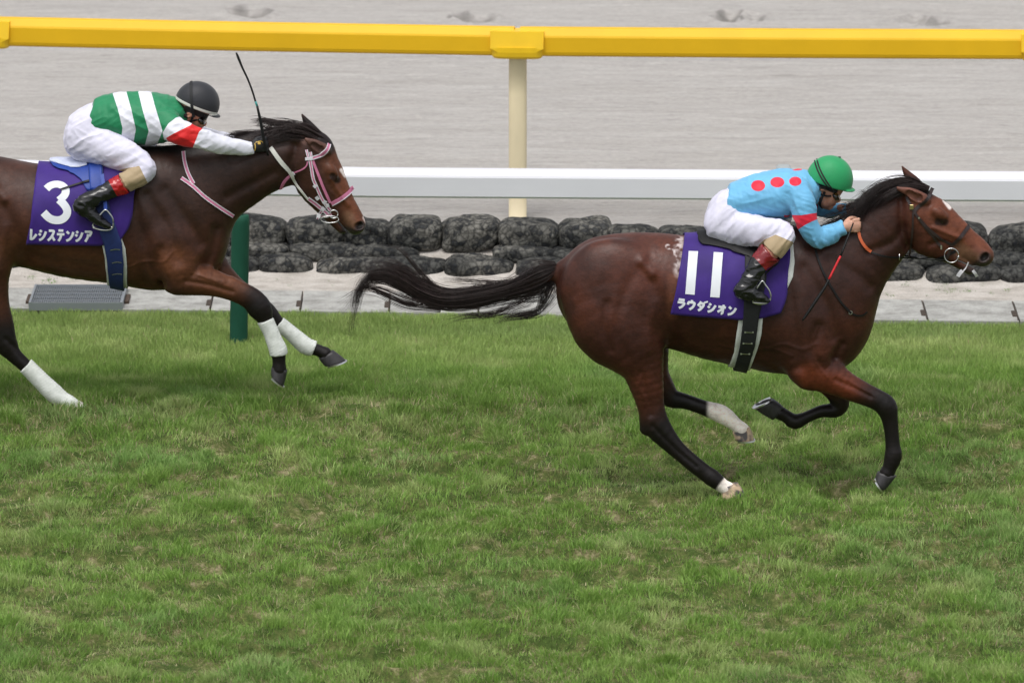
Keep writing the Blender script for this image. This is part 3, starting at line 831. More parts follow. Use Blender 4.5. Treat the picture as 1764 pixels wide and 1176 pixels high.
# ---------------------------------------------------------------- weeds on the sand strip
def weeds():
    R = np.random.default_rng(8); V = []; F = []; b = 0
    spots = [(85, 487, 9), (50, 482, 6), (128, 482, 5), (330, 480, 4)] + [(R.uniform(1520, 1760), R.uniform(488, 512), R.uniform(3, 7)) for _ in range(26)] + [(R.uniform(640, 960), R.uniform(484, 492), 3) for _ in range(6)] + [(R.uniform(435, 580), R.uniform(484, 500), 3) for _ in range(5)]
    for px, py, sz in spots:
        c = G(px, py); s = S(5.8) * sz
        for k in range(int(10 + sz * 4)):
            a = R.uniform(0, 6.28); L = s * R.uniform(.4, 1.2); p = c + np.array([R.normal(0, s * .8), R.normal(0, s * 1.6), 0]); p[2] = float(strip_h(np.array([p[0]]), np.array([p[1]]))[0]) - .001
            d = np.array([math.cos(a) * .8, math.sin(a) * .8, R.uniform(.2, .7)]) * L * .6; w = np.array([-math.sin(a), math.cos(a), 0]) * L * .16
            V += [p - w * .3, p + d * .5 + w, p + d, p + d * .5 - w]; F.append((b, b + 1, b + 2, b + 3)); b += 4
    return mesh_obj("weeds", V, F, Mat("small_weed_leaf", lin(112, 138, 84), .7).vary(.3, 30).m, smooth=False)
tag(weeds(), kind="stuff", label="small green weeds scattered over the sand strip")
# ---------------------------------------------------------------- horses
YA, YB = 0.0, 2.34               # mid planes of the leading horse (eleven) and of the trailing one (three)

def body_mesh(name, field, mat, parent, disp=None, it=2):
    V, F = field.mesh(); V = relax(V, F, it)
    N = normals(V, F)
    if disp is not None: V = V + N * disp(V, N)[:, None]
    o = mesh_obj(name, V, F, mat.m if isinstance(mat, Mat) else mat)
    if parent: keep(o, parent)
    return o
def segdist(p2, rows):           # distance in photo pixels from projected points to a polyline; returns d, t
    Q = np.asarray(rows, float)[:, :2]; best = np.full(len(p2), 1e9); tt = np.zeros(len(p2)); L = 0
    lens = np.linalg.norm(np.diff(Q, axis=0), axis=1); tot = lens.sum()
    for a, b, l in zip(Q[:-1], Q[1:], lens):
        t = np.clip(((p2 - a) @ (b - a)) / (l * l), 0, 1)
        d = np.linalg.norm(p2 - a - t[:, None] * (b - a), axis=1)
        m = d < best; best[m] = d[m]; tt[m] = (L + t[m] * l) / tot; L += l
    return best, tt

def horse_material(name, wet=.38):
    m = Mat(name, (.1, .04, .02), rough=wet, spec=.3)
    n1 = m.noise(7, 4, .6); n2 = m.noise(160, 2, .6, (1, 1, 2.5))
    k = m.ramp(n1.outputs[0], [(.3, (.72, .68, .66)), (.7, (1.28, 1.2, 1.12))])
    n3 = m.noise(34, 4, .65, (1, 1, 1.6)); k2 = m.mix(1.0, m.ramp(n2.outputs[0], [(.3, (.88, .88, .88)), (.7, (1.12, 1.12, 1.12))]), m.ramp(n3.outputs[0], [(.32, (.80, .78, .76)), (.68, (1.2, 1.2, 1.18))]), 'MULTIPLY')
    m.base(m.mix(1.0, m.mix(1.0, m.attr("Col"), k, 'MULTIPLY'), k2, 'MULTIPLY'))
    r = m.ramp(n1.outputs[0], [(.3, (wet + .12,) * 3), (.7, (wet - .04,) * 3)]); m.rough(r)
    m.bump(n2.outputs[0], .12, .003)
    m.bump(m.noise(26, 4, .65).outputs[0], .34, .008)
    return m

HOOF = Mat("hoof_horn", lin(50, 48, 50), .5).vary(.25, 60, (1, 1, .3), bump=.1)
HOOF_PALE = Mat("pale_hoof_horn", lin(200, 168, 135), .5)
_st = HOOF_PALE.noise(13, 2, .5, (1, 1, 1))
HOOF_PALE.base(HOOF_PALE.ramp(_st.outputs[0], [(.42, lin(205, 178, 150)), (.50, lin(80, 76, 76))]))
HOOF_WHITE = Mat("white_hoof", lin(206, 200, 192), .6).vary(.12, 40)
STEEL = Mat("racing_plate_metal", (.75, .75, .76), .3, metal=1.0)

def hoof(parent, cb, cf, heel, toe, yc, yo, mat, lat=.05, shoe=True, name="hoof"):
    """cb/cf coronet back/front, heel/toe of the sole, in photo pixels"""
    pts = [W(*q, yc + yo) for q in (cb, cf, heel, toe)]
    cb, cf, he, to = pts; V = []; n = 28; rings = 7
    for i in range(rings):
        t = i / (rings - 1)
        b = cb * (1 - t) + he * t; f = cf * (1 - t) + to * t
        c = (b + f) / 2; ax = (f - b) / 2; l = lat * (.80 + .30 * t)
        bul = 1 + .05 * math.sin(t * math.pi)
        for j in range(n):
            a = 2 * math.pi * j / n; ca, sa = math.cos(a), math.sin(a)
            e = .82 if ca > 0 else .65
            V.append(c + ax * bul * ca + np.array([0, 1, 0]) * l * math.copysign(abs(sa) ** e, sa))
    F = [(i * n + j, i * n + (j + 1) % n, (i + 1) * n + (j + 1) % n, (i + 1) * n + j) for i in range(rings - 1) for j in range(n)]
    # sole: rim, then a shallow cup
    c = (he + to) / 2; up = ((cb + cf) / 2 - c); up /= np.linalg.norm(up); base = (rings - 1) * n
    for s_, dz in ((.78, 0.0), (.70, .010), (.2, .013)):
        for j in range(n):
            V.append(c + (V[base + j] - c) * s_ + up * dz)
    k = rings
    for q in range(3):
        F += [((k - 1 + q) * n + j, (k - 1 + q) * n + (j + 1) % n, (k + q) * n + (j + 1) % n, (k + q) * n + j) for j in range(n)]
    F.append(tuple((rings + 2) * n + j for j in range(n)))
    F.append(tuple(range(n))[::-1])
    o = mesh_obj(name, V, F, mat.m); keep(o, parent)
    if shoe:
        m = MB(); R = []
        for j in range(n + 1):
            jj = (j + n // 2) % n
            a = 2 * math.pi * jj / n
            if math.cos(a) < -.86: continue
            R.append(c + (V[base + jj] - c) * .93 - up * .004)
        V2, F2 = sweep_mesh(np.array(R), [(-.009, -.004), (.009, -.004), (.009, .004), (-.009, .004)], True, up=up)
        m.add(V2, F2); s_ = m.build("horseshoe", STEEL, None, smooth=False); s_.parent = o; s_.matrix_parent_inverse = _inv(o) if False else s_.matrix_parent_inverse
        s_.location = (0, 0, 0)
        s_.parent = o
    return o

# ---- leading horse
A = dict(
 torso=[(1052,498,94,66,0),(1085,496,96,78,0),(1125,498,98,82,0),(1180,505,100,84,0),(1240,512,110,88,0),(1300,520,115,88,0),(1355,517,119,84,0),(1392,522,118,74,0)],
 chest=[(1350,560,80,70,0),(1398,560,86,66,0),(1420,575,62,50,0)],
 neck=[(1395,478,92,58,0),(1445,466,78,46,0),(1488,430,64,36,0),(1525,392,56,29,0),(1562,364,42,25,0)],
 head=[(1572,362,38,25,0),(1596,382,47,28,0),(1628,400,38,25,0),(1655,416,29,19,0),(1680,431,24,18,0),(1693,440,19.5,18,0)],
 jaw=[(1598,412,30,23,0),(1625,430,20,19,0),(1652,450,12,14,0),(1670,463,10,13,0)],
 hindn=[(1055,500,90,44,-.12),(1062,548,82,46,-.14),(1080,580,64,42,-.15),(1103,622,40,32,-.15),(1113,660,30,25,-.15),(1121,698,23.5,18,-.15),(1131,732,23.5,17,-.15),(1158,765,16.5,12.5,-.15),(1185,790,14.5,11.5,-.15),(1212,812,14.5,12,-.15),(1227,823,15.5,14,-.15),(1244,836,12.5,12,-.15),(1254,842,13,13,-.15)],
 hockn=[(1112,720,9,8,-.15),(1113,738,11,9,-.15)],
 hindf=[(1070,500,80,44,.12),(1080,560,70,44,.14),(1108,605,44,32,.14),(1133,640,19,22,.14),(1144,665,17,17,.14),(1155,685,17,15,.14),(1180,691,13.5,12,.14),(1213,702,13,12,.14),(1243,713,15.5,14,.14),(1266,730,11.5,12,.14),(1278,740,12.5,13,.14)],
 foren=[(1375,560,60,34,-.16),(1388,605,48,32,-.16),(1398,636,34,28,-.15),(1428,648,30,24,-.14),(1458,664,23.5,19,-.14),(1488,678,19.5,16,-.14),(1512,689,18.5,15,-.14),(1526,700,19,16,-.14),(1532,718,15,13,-.14),(1536,745,12.5,11,-.14),(1538,768,13,11.5,-.14),(1538.5,786,15.5,14,-.14),(1532,806,12,12,-.14),(1528,814,13,13,-.14)],
 foref=[(1385,560,60,34,.14),(1400,610,44,30,.14),(1422,645,30,22,.13),(1440,672,21,18,.13),(1447,695,16,15,.13),(1438,706,13.5,13,.13),(1415,708,11,11,.13),(1390,718,10.5,11,.13),(1370,726,13.5,13,.13),(1355,717,11,11,.13),(1344,711,12,12.5,.13)],
 elbow=[(1378,640,20,22,-.15),(1390,650,20,22,-.15)],
 earn=[(1594,344,9,9,-.060),(1583,339,11,8,-.076),(1567,332,9.5,6,-.086),(1546,324,2.5,2,-.092)],
 earf=[(1588,326,9,9,.05),(1576,314,10,7,.055),(1564,301,7,5,.06),(1554,287,1.8,2,.062)],
 dock=[(1000,470,26,16,0),(970,464,14,11,0),(945,476,10,9,0),(915,488,8,8,0)],
 brow=(1618,368,-35,15,8), eye=(1622,380), nostril=(1697,443), mouth=[(1650,447),(1672,457),(1692,466)],
)
B = dict(
 torso=[(-72,360,90,60,0),(-40,358,94,74,0),(5,364,92,78,0),(60,373,91,80,0),(120,379,99,82,0),(190,379,109,82,0),(240,369,119,79,0),(285,378,113,70,0)],
 chest=[(260,420,78,66,0),(305,418,77,60,0),(322,440,58,46,0)],
 neck=[(300,345,90,54,0),(350,322,78,44,0),(398,304,64,34,0),(447,281,56,29,0),(497,267,51,26,0),(538,262,38,24,0)],
 head=[(540,268,33,24,0),(548,298,42,27,0),(566,325,35,24,0),(584,350,27,18,0),(602,374,22,17,0),(611,386,18.5,17,0)],
 jaw=[(541,318,31,22,0),(556,345,22,18,0),(575,374,14,14,0),(590,393,10,12,0)],
 hindn=[(-60,380,84,42,-.12),(-50,420,76,42,-.14),(-30,450,52,36,-.15),(-14,480,30,26,-.15),(-7,520,23,20,-.15),(2,560,22,17,-.15),(8,588,21,16,-.15),(22,608,15,12,-.15),(43,628,13,11,-.15),(72,658,13,11,-.15),(94,678,14,13,-.15),(110,689,11.5,11.5,-.15),(120,694,12,12,-.15)],
 hockn=[(-12,580,9,8,-.15),(-10,596,10,8,-.15)],
 hindf=[(-60,380,84,42,.12),(-70,420,70,42,.14),(-75,460,44,34,.14),(-88,500,25,24,.14),(-104,545,20,17,.14),(-112,570,19,15,.14),(-100,600,13,11,.14),(-84,650,13,12,.14),(-70,668,11,11,.14),(-62,676,12,12,.14)],
 foren=[(285,420,54,32,-.16),(298,455,44,30,-.16),(308,478,30,26,-.15),(345,482,27,22,-.14),(380,490,22.5,18,-.14),(412,503,19,15,-.14),(434,515,20,15,-.14),(447,530,21,16,-.14),(456,548,14,12.5,-.14),(465,572,10.5,10.5,-.14),(473,590,11.5,11,-.14),(479,603,13.5,13,-.14),(481,622,11.5,11.5,-.14),(481,636,13,12.5,-.14)],
 foref=[(300,410,54,32,.14),(345,440,38,28,.14),(378,468,22,19,.13),(405,494,18,15,.13),(435,517,17,15,.13),(460,537,16,15,.13),(478,553,11,11,.13),(502,575,9.5,10.5,.13),(527,596,12.5,12.5,.13),(547,603,10.5,11,.13),(560,609,12,12,.13)],
 elbow=[(292,478,18,20,-.15),(304,486,18,20,-.15)],
 earn=[(562,259,9,9,-.060),(553,255,10,7.5,-.076),(541,248,8.5,6,-.086),(527,240,2.5,2,-.092)],
 earf=[(556,242,9,9,.05),(542,228,9,7,.055),(530,213,7,5,.06),(520,197,1.8,2,.062)],
 dock=[(-120,330,24,15,0),(-150,330,13,10,0),(-175,345,9,8,0)],
 brow=(572,296,-62,14,8), eye=(577,305), nostril=(620,389), mouth=[(583,380),(598,398),(612,412)],
)

def horse_body(D, yc, mat, parent, paint, creases=(), h=.0062):
    allr = [r for k in ('torso','chest','neck','head','jaw','hindn','hindf','foren','foref','earn','earf','dock') for r in D[k]]
    P = C(allr, yc); m = P[:, 3:].max(1)
    lo = (P[:, :3] - P[:, 3:4].clip(.02) - .03).min(0); hi = (P[:, :3] + P[:, 3:4].clip(.02) + .03).max(0)
    lo[1] = yc - .36; hi[1] = yc + .36
    f = Field(lo, hi, h)
    f.chain(C(D['torso'], yc), .03)
    f.chain(C(D['chest'], yc), .08)
    f.chain(C(D['dock'], yc), .05)
    f.chain(C(D['hindn'], yc), .045); f.chain(C(D['hindf'], yc), .045)
    f.chain(C(D['hockn'], yc), .02)
    hk = [(x, y, r, l, -o) for x, y, r, l, o in D['hockn']]
    f.chain(C(D['foren'], yc), .04); f.chain(C(D['foref'], yc), .04)
    f.chain(C(D['elbow'], yc), .03); f.chain(C(D['elbow'], yc, mirror=True), .03)
    f.chain(C(D['neck'], yc), .08)
    f.chain(C(D['head'], yc), .04)
    f.chain(C(D['jaw'], yc), .018)
    s = S(yc)
    # brow and eye socket, cheek, nostrils, mouth
    bx, by, ang, ba, bb = D['brow']; th = math.radians(-ang)
    ex, ey = D['eye']
    for sg in (-1, 1):
        def at(px, py, yo):
            p = W(px, py, yc - abs(yo)); return np.array([p[0], yc + sg * abs(yo), p[2]])
        f.ell(at(bx, by, .078), ba * s, bb * s, .022, ang=ang, k=.03)
        f.ell(at(ex, ey, .098), 7 * s, 4 * s, .016, ang=ang + 12, k=.014, op='sub')
        f.ell(at(ex - 1, ey - 4, .076), 10 * s, 3.2 * s, .014, ang=ang - 8, k=.012)
        nx, ny = D['nostril']
        f.ell(at(nx - 9, ny - 5, .042), 13 * s, 9 * s, .018, ang=ang, k=.02)
        f.ell(at(nx - 3, ny + 1, .052), 12 * s, 9.5 * s, .016, ang=ang + 80, k=.012)
        f.ell(at(nx, ny, .068), 9.5 * s, 6.6 * s, .030, ang=ang + 80, k=.008, op='sub')
    mt = [(x, y, 1.5, 30, 0) for x, y in D['mouth']]
    f.chain(C(mt, yc), .006, op='sub')
    f.chain(C(D['earn'], yc), .012); f.chain(C(D['earf'], yc), .012)
    e = [(x - 1, y + 2, max(r - 3.5, 1.2), max(l * .55, 1), o - .012) for x, y, r, l, o in D['earn'][1:3]]
    f.chain(C(e, yc), .006, op='sub')
    for pts, w, amt in creases:
        q = np.array([W(x, y, yc - .22) for x, y in pts])
        f.crease(q, w * s, amt * s * (1.35 if w > 3 else 1), ylim=(yc - .4, yc - .02))
    def disp(V, N):
        b = fbm(V, 9, 2, 2) * .003
        return b
    o = body_mesh("body", f, mat, parent, disp)
    V = vco(o); p2 = proj(V)
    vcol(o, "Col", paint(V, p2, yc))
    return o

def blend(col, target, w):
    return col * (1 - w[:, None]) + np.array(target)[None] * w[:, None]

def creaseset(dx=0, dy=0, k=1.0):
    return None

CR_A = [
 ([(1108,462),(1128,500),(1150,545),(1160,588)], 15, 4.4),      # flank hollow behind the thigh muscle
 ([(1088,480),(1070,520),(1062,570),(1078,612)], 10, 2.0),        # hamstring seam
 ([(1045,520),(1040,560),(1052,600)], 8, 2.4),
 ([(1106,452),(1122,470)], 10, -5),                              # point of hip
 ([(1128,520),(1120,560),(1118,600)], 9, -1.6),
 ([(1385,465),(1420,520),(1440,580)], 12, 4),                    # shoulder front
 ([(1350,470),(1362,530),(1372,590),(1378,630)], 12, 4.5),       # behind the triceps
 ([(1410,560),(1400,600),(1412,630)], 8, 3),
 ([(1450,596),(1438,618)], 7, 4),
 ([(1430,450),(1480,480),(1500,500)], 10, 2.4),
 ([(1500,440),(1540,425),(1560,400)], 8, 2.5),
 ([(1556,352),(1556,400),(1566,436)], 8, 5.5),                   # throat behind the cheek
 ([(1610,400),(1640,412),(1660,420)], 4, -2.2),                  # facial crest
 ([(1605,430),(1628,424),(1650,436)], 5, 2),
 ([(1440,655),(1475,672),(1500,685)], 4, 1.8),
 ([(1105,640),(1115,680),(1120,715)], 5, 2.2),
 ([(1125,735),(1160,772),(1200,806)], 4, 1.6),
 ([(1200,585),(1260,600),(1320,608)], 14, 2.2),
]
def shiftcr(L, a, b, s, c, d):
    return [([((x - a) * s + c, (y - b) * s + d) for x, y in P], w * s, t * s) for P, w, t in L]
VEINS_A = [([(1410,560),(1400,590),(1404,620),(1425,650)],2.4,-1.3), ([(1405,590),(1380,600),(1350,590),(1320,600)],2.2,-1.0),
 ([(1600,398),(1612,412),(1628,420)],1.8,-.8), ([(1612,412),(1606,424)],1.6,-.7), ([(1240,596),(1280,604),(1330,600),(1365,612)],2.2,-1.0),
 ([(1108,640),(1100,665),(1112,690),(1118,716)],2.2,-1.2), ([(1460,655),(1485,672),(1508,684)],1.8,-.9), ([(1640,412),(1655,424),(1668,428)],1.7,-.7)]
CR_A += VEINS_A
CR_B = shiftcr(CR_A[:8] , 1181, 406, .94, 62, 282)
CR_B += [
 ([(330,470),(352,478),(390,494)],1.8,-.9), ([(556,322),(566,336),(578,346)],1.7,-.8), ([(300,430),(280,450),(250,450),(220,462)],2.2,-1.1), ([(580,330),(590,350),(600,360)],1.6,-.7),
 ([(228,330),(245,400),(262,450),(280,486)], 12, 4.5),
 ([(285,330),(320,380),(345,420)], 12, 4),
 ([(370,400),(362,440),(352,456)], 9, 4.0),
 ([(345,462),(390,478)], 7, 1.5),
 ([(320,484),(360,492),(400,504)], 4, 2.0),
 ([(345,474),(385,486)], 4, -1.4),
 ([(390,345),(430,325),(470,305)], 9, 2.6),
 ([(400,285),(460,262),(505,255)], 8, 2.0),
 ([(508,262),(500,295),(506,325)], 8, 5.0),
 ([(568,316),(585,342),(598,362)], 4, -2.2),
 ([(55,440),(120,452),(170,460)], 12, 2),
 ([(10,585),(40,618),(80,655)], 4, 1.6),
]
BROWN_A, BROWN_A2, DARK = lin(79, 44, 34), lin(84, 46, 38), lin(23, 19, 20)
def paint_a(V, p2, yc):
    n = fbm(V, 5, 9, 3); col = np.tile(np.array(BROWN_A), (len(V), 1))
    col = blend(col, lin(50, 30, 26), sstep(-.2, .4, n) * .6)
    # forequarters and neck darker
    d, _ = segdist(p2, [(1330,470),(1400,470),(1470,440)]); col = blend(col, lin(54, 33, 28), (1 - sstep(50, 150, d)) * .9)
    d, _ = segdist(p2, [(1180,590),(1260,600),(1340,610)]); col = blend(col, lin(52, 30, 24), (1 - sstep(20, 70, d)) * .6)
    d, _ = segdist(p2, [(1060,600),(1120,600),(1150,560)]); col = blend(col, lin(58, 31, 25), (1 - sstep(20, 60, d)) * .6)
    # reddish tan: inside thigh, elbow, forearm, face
    d, _ = segdist(p2, [(1395,650),(1460,668)]); col = blend(col, lin(112, 56, 36), (1 - sstep(8, 34, d)) * .7)
    d, _ = segdist(p2, [(1600,345),(1640,385),(1700,430)]); col = blend(col, lin(112, 66, 48), (1 - sstep(10, 55, d)) * .8)
    d, _ = segdist(p2, [(1655,432),(1680,450)]); col = blend(col, lin(128, 100, 80), (1 - sstep(6, 20, d)) * .6)
    d, _ = segdist(p2, [(1697,446),(1690,460),(1668,468)]); col = blend(col, lin(70, 60, 60), (1 - sstep(6, 17, d)) * .95)
    d, _ = segdist(p2, [(1694,446),(1700,440)]); col = blend(col, lin(24, 20, 20), (1 - sstep(3, 7, d)) * .9)
    d, _ = segdist(p2, [(1616,382),(1628,383)]); col = blend(col, lin(36, 24, 24), (1 - sstep(4, 8, d)) * .9)
    d, _ = segdist(p2, [(1590,343),(1548,324)]); col = blend(col, lin(120, 80, 70), np.where((V[:, 1] < yc - .05), 1 - sstep(8, 12, d), 0))
    side = V[:, 1] < yc
    def leg(rows, t0, t1, r, c, near):
        nonlocal col
        d, t = segdist(p2, rows); m = (side == near) & (d < r)
        col = blend(col, c, np.where(m, sstep(t0, t1, t + n * .04), 0))
    leg([(1105,630),(1113,660),(1121,698),(1131,732),(1158,765),(1212,812),(1254,842)], .15, .42, 45, DARK, True)
    leg([(1400,640),(1458,664),(1512,689),(1526,700),(1538,768),(1528,820)], .18, .50, 42, DARK, True)
    leg([(1120,600),(1133,640),(1155,685),(1213,702),(1278,740)], .15, .45, 36, DARK, False)
    leg([(1400,610),(1440,672),(1447,695),(1370,726),(1344,711)], .2, .55, 40, DARK, False)
    wh = lin(255, 252, 250)
    d, t = segdist(p2, [(1227,823),(1254,842)]); u = (p2 - np.array([1240, 832])) @ np.array([.8, .6])
    col = blend(col, wh, np.where(side & (d < 30), sstep(-1, 2.5, u + n * 3), 0))
    u = (p2 - np.array([1218, 706])) @ np.array([.95, .3]) + (p2[:, 1] - 706) * -.25
    d, t = segdist(p2, [(1213,702),(1243,713),(1278,740)])
    col = blend(col, wh, np.where((~side) & (d < 26) & (p2[:, 0] > 1195), sstep(-2, 6, u + n * 7), 0))
    d, t = segdist(p2, [(1627,346),(1636,358)]); col = blend(col, lin(225, 220, 222), (1 - sstep(1.5, 4.5, d)))
    # foam lather beside the saddle cloth
    d, t = segdist(p2, [(1172,415),(1168,440),(1170,470)])
    ln = fbm(V * np.array([1, 1, .6]), 55, 4, 3)
    col = blend(col, lin(215, 208, 212), np.where(side, (1 - sstep(2, 13, d)) * sstep(-.25, .45, ln), 0) * .75)
    d, t = segdist(p2, [(1150,424),(1160,432),(1158,440)]); col = blend(col, lin(220, 215, 220), np.where(side, (1 - sstep(1, 5, d)) * sstep(-.1, .2, ln), 0))
    d, t = segdist(p2, [(1160,480),(1158,540)]); col = blend(col, lin(128, 82, 62), np.where(side, (1 - sstep(2, 16, d)), 0) * .4)
    # crest under the mane
    d, t = segdist(p2, [(1410,392),(1450,380),(1500,345),(1540,318),(1585,322),(1602,326)]); col = blend(col, lin(28, 20, 22), (1 - sstep(8, 22, d)) * .95)
    d, _ = segdist(p2, [(1592,344),(1548,325)]); col = blend(col, lin(112, 74, 64), np.where((V[:, 1] < yc - .066) & (p2[:, 1] < 352), 1 - sstep(9, 12, d), 0))
    return col
def paint_b(V, p2, yc):
    n = fbm(V, 5, 21, 3); col = np.tile(np.array(lin(72, 44, 34)), (len(V), 1))
    col = blend(col, lin(56, 38, 35), sstep(-.15, .5, n) * .6)
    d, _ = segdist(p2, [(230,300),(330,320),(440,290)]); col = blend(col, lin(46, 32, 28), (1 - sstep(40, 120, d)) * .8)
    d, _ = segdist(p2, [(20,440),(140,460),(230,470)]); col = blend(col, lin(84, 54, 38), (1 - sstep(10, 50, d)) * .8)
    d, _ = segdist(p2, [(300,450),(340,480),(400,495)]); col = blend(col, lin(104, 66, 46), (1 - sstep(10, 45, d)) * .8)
    d, _ = segdist(p2, [(575,280),(600,330),(625,380)]); col = blend(col, lin(112, 68, 46), (1 - sstep(5, 34, d)) * .75)
    d, _ = segdist(p2, [(600,372),(606,390)]); col = blend(col, lin(116, 90, 70), (1 - sstep(4, 14, d)) * .6)
    d, _ = segdist(p2, [(622,392),(614,404),(596,400)]); col = blend(col, lin(46, 40, 42), (1 - sstep(6, 14, d)) * .9)
    d, _ = segdist(p2, [(619,392),(622,385)]); col = blend(col, lin(20, 17, 17), (1 - sstep(3, 6, d)) * .9)
    d, _ = segdist(p2, [(573,304),(581,310)]); col = blend(col, lin(34, 24, 24), (1 - sstep(4, 8, d)) * .9)
    side = V[:, 1] < yc
    def leg(rows, t0, t1, r, c, near):
        nonlocal col
        d, t = segdist(p2, rows); m = (side == near) & (d < r)
        col = blend(col, c, np.where(m, sstep(t0, t1, t + n * .04), 0))
    leg([(-14,480),(-7,520),(2,560),(8,588),(43,628),(100,684),(110,689)], .15, .38, 40, DARK, True)
    leg([(320,480),(380,490),(434,515),(447,530),(465,572),(481,640)], .30, .52, 42, DARK, True)
    leg([(345,440),(405,494),(460,537),(527,596),(575,612)], .35, .55, 36, DARK, False)
    d, t = segdist(p2, [(98,680),(122,696)]); col = blend(col, lin(200, 194, 186), np.where(side, 1 - sstep(18, 22, d), 0))
    d, t = segdist(p2, [(588,293),(595,303)]); col = blend(col, lin(225, 220, 222), (1 - sstep(1.5, 4.5, d)))
    d, t = segdist(p2, [(627,375),(631,382)]); col = blend(col, lin(215, 200, 200), (1 - sstep(1.5, 4, d)))
    d, t = segdist(p2, [(240,252),(330,255),(400,235),(470,214),(530,214),(566,252)]); col = blend(col, lin(26, 20, 22), (1 - sstep(6, 20, d)) * .95)
    d, _ = segdist(p2, [(560,258),(528,241)]); col = blend(col, lin(96, 70, 64), np.where((V[:, 1] < yc - .066) & (p2[:, 1] < 268), 1 - sstep(8, 11, d), 0))
    return col

EYE = Mat("wet_eye", (.012, .008, .006), .06, coat=1.0)
def eye(parent, px, py, yc, r=.019):
    for sg in (-1, 1):
        p = W(px, py, yc - .066); p = np.array([p[0], yc + sg * .066, p[2]])
        V = []; F = []; n, m = 16, 12
        for i in range(m + 1):
            for j in range(n):
                th = math.pi * i / m; ph = 2 * math.pi * j / n
                V.append(p + r * np.array([math.sin(th) * math.cos(ph), math.cos(th), math.sin(th) * math.sin(ph)]))
        F = [(i * n + j, i * n + (j + 1) % n, (i + 1) * n + (j + 1) % n, (i + 1) * n + j) for i in range(m) for j in range(n)]
        keep(mesh_obj("eye", V, F, EYE.m), parent)

HAIR = Mat("black_horse_hair", lin(46, 35, 34), .48, spec=.4).vary(.4, 40)
def hair(name, guides, n, yc, parent, r=.0013, seg=22, mat=HAIR, clump=7, wob=1.0, seed=1, tip=.25):
    """guides: list of (weight, [(px,py,spread_px,yo),...]); strands follow them in loose clumps"""
    R = np.random.default_rng(seed); V = []; F = []; base = 0
    wts = np.array([g[0] for g in guides], float); wts /= wts.sum()
    cross = np.array([0, 1, 2]) / 3 * 2 * np.pi
    for gi, (w, g) in enumerate(guides):
        P = catmull(np.array(g, float), 6); cnt = max(3, int(n * wts[gi]))
        nc = max(1, cnt // clump); s = S(yc)
        for c in range(nc):
            off = R.normal(0, .46, 2); ln = R.uniform(.72, 1.04) if R.random() < .8 else R.uniform(.45, .8)
            ph = R.uniform(0, 6.28); fr = R.uniform(.6, 1.9)
            for k in range(clump):
                o2 = off + R.normal(0, .20, 2); L = ln * R.uniform(.85, 1.04)
                t = np.linspace(0, min(L, 1.06), seg)
                idx = np.clip(t, 0, 1) * (len(P) - 1); i0 = np.minimum(idx.astype(int), len(P) - 2); fr_ = (idx - i0)[:, None]
                Q = P[i0] * (1 - fr_) + P[i0 + 1] * fr_
                fan = Q[:, 2]
                frayed = (t ** 2) * R.normal(0, .5)
                wv = np.sin(t * 6.28 * fr + ph) * wob * t * 2.2
                tan = np.gradient(Q[:, :2], axis=0); tan /= np.linalg.norm(tan, axis=1, keepdims=True) + 1e-9
                nr = np.stack([-tan[:, 1], tan[:, 0]], 1)
                pp = Q[:, :2] + nr * ((off[0] * (1 - t * .3) + (o2[0] - off[0]) * (1.0 + t) + frayed * .6) * fan + wv)[:, None]
                yo = Q[:, 3] + (o2[1]) * fan * s * .7
                d = FWD[None] + np.array([[1., 0, 0]]) * ((pp[:, :1] - PW / 2) / FPX) + UP[None] * ((PH / 2 - pp[:, 1:2]) / FPX)
                pt = CAM + d * ((yc + yo - CAM[1]) / d[:, 1])[:, None]
                rr = r * R.uniform(.7, 1.3) * np.interp(np.linspace(0, 1, seg), [0, .7, 1], [1, .85, tip])
                for a in cross:
                    pass
                ring = pt[:, None, :] + rr[:, None, None] * np.stack([np.cos(cross), np.sin(cross) , np.sin(cross + 1)], 1)[None] * 1.0
                V.append(ring.reshape(-1, 3))
                i = np.arange(seg - 1)[:, None] * 3; j = np.arange(3)[None]; j2 = (j + 1) % 3
                F.append((base + np.stack([i + j, i + j2, i + 3 + j2, i + 3 + j], -1)).reshape(-1, 4)); base += seg * 3
    o = mesh_obj(name, np.concatenate(V), np.concatenate(F), mat.m); keep(o, parent)
    return o
def pad(name, rows_list, yc, mat, parent, h=.005, k=.01, cuts=(), disp=None, it=1):
    """soft solid from pixel chains"""
    PP = [C(r, yc) for r in rows_list]; P = np.concatenate(PP)
    lo = (P[:, :3] - P[:, 3:].max(1)[:, None] - .02).min(0); hi = (P[:, :3] + P[:, 3:].max(1)[:, None] + .02).max(0)
    f = Field(lo, hi, h)
    for q in PP: f.chain(q, k)
    for c in cuts: f.cut(*c)
    return body_mesh(name, f, mat, parent, disp, it)

# near planes to clip a chain end squarely
def cutpx(px, py, dx, dy, yc, yo, r):
    p = W(px, py, yc + yo); return (p, (dx, 0, -dy), r)
COAT_A = horse_material("dark_bay_coat", .40)
COAT_B = horse_material("brown_coat", .42)
horse_a = empty("horse", W(1250, 852, YA) * [1, 1, 0], label="bay horse with purple number 11 cloth galloping on turf in front", cat="horse", group="racehorses galloping on the turf")
body_a = horse_body(A, YA, COAT_A, horse_a, paint_a, CR_A)
hoof(horse_a, (1243,838), (1271,831), (1243,859), (1285,853), YA, -.15, HOOF_PALE, .046)
hoof(horse_a, (1262,744), (1291,734), (1267,757), (1299,757), YA, .14, HOOF_PALE, .045)
hoof(horse_a, (1512,812), (1544,819), (1508,824), (1521,847), YA, -.14, HOOF, .046)
hoof(horse_a, (1350,701), (1331,723), (1332,687), (1298,702), YA, .13, HOOF, .046)
eye(horse_a, 1623, 380, YA)
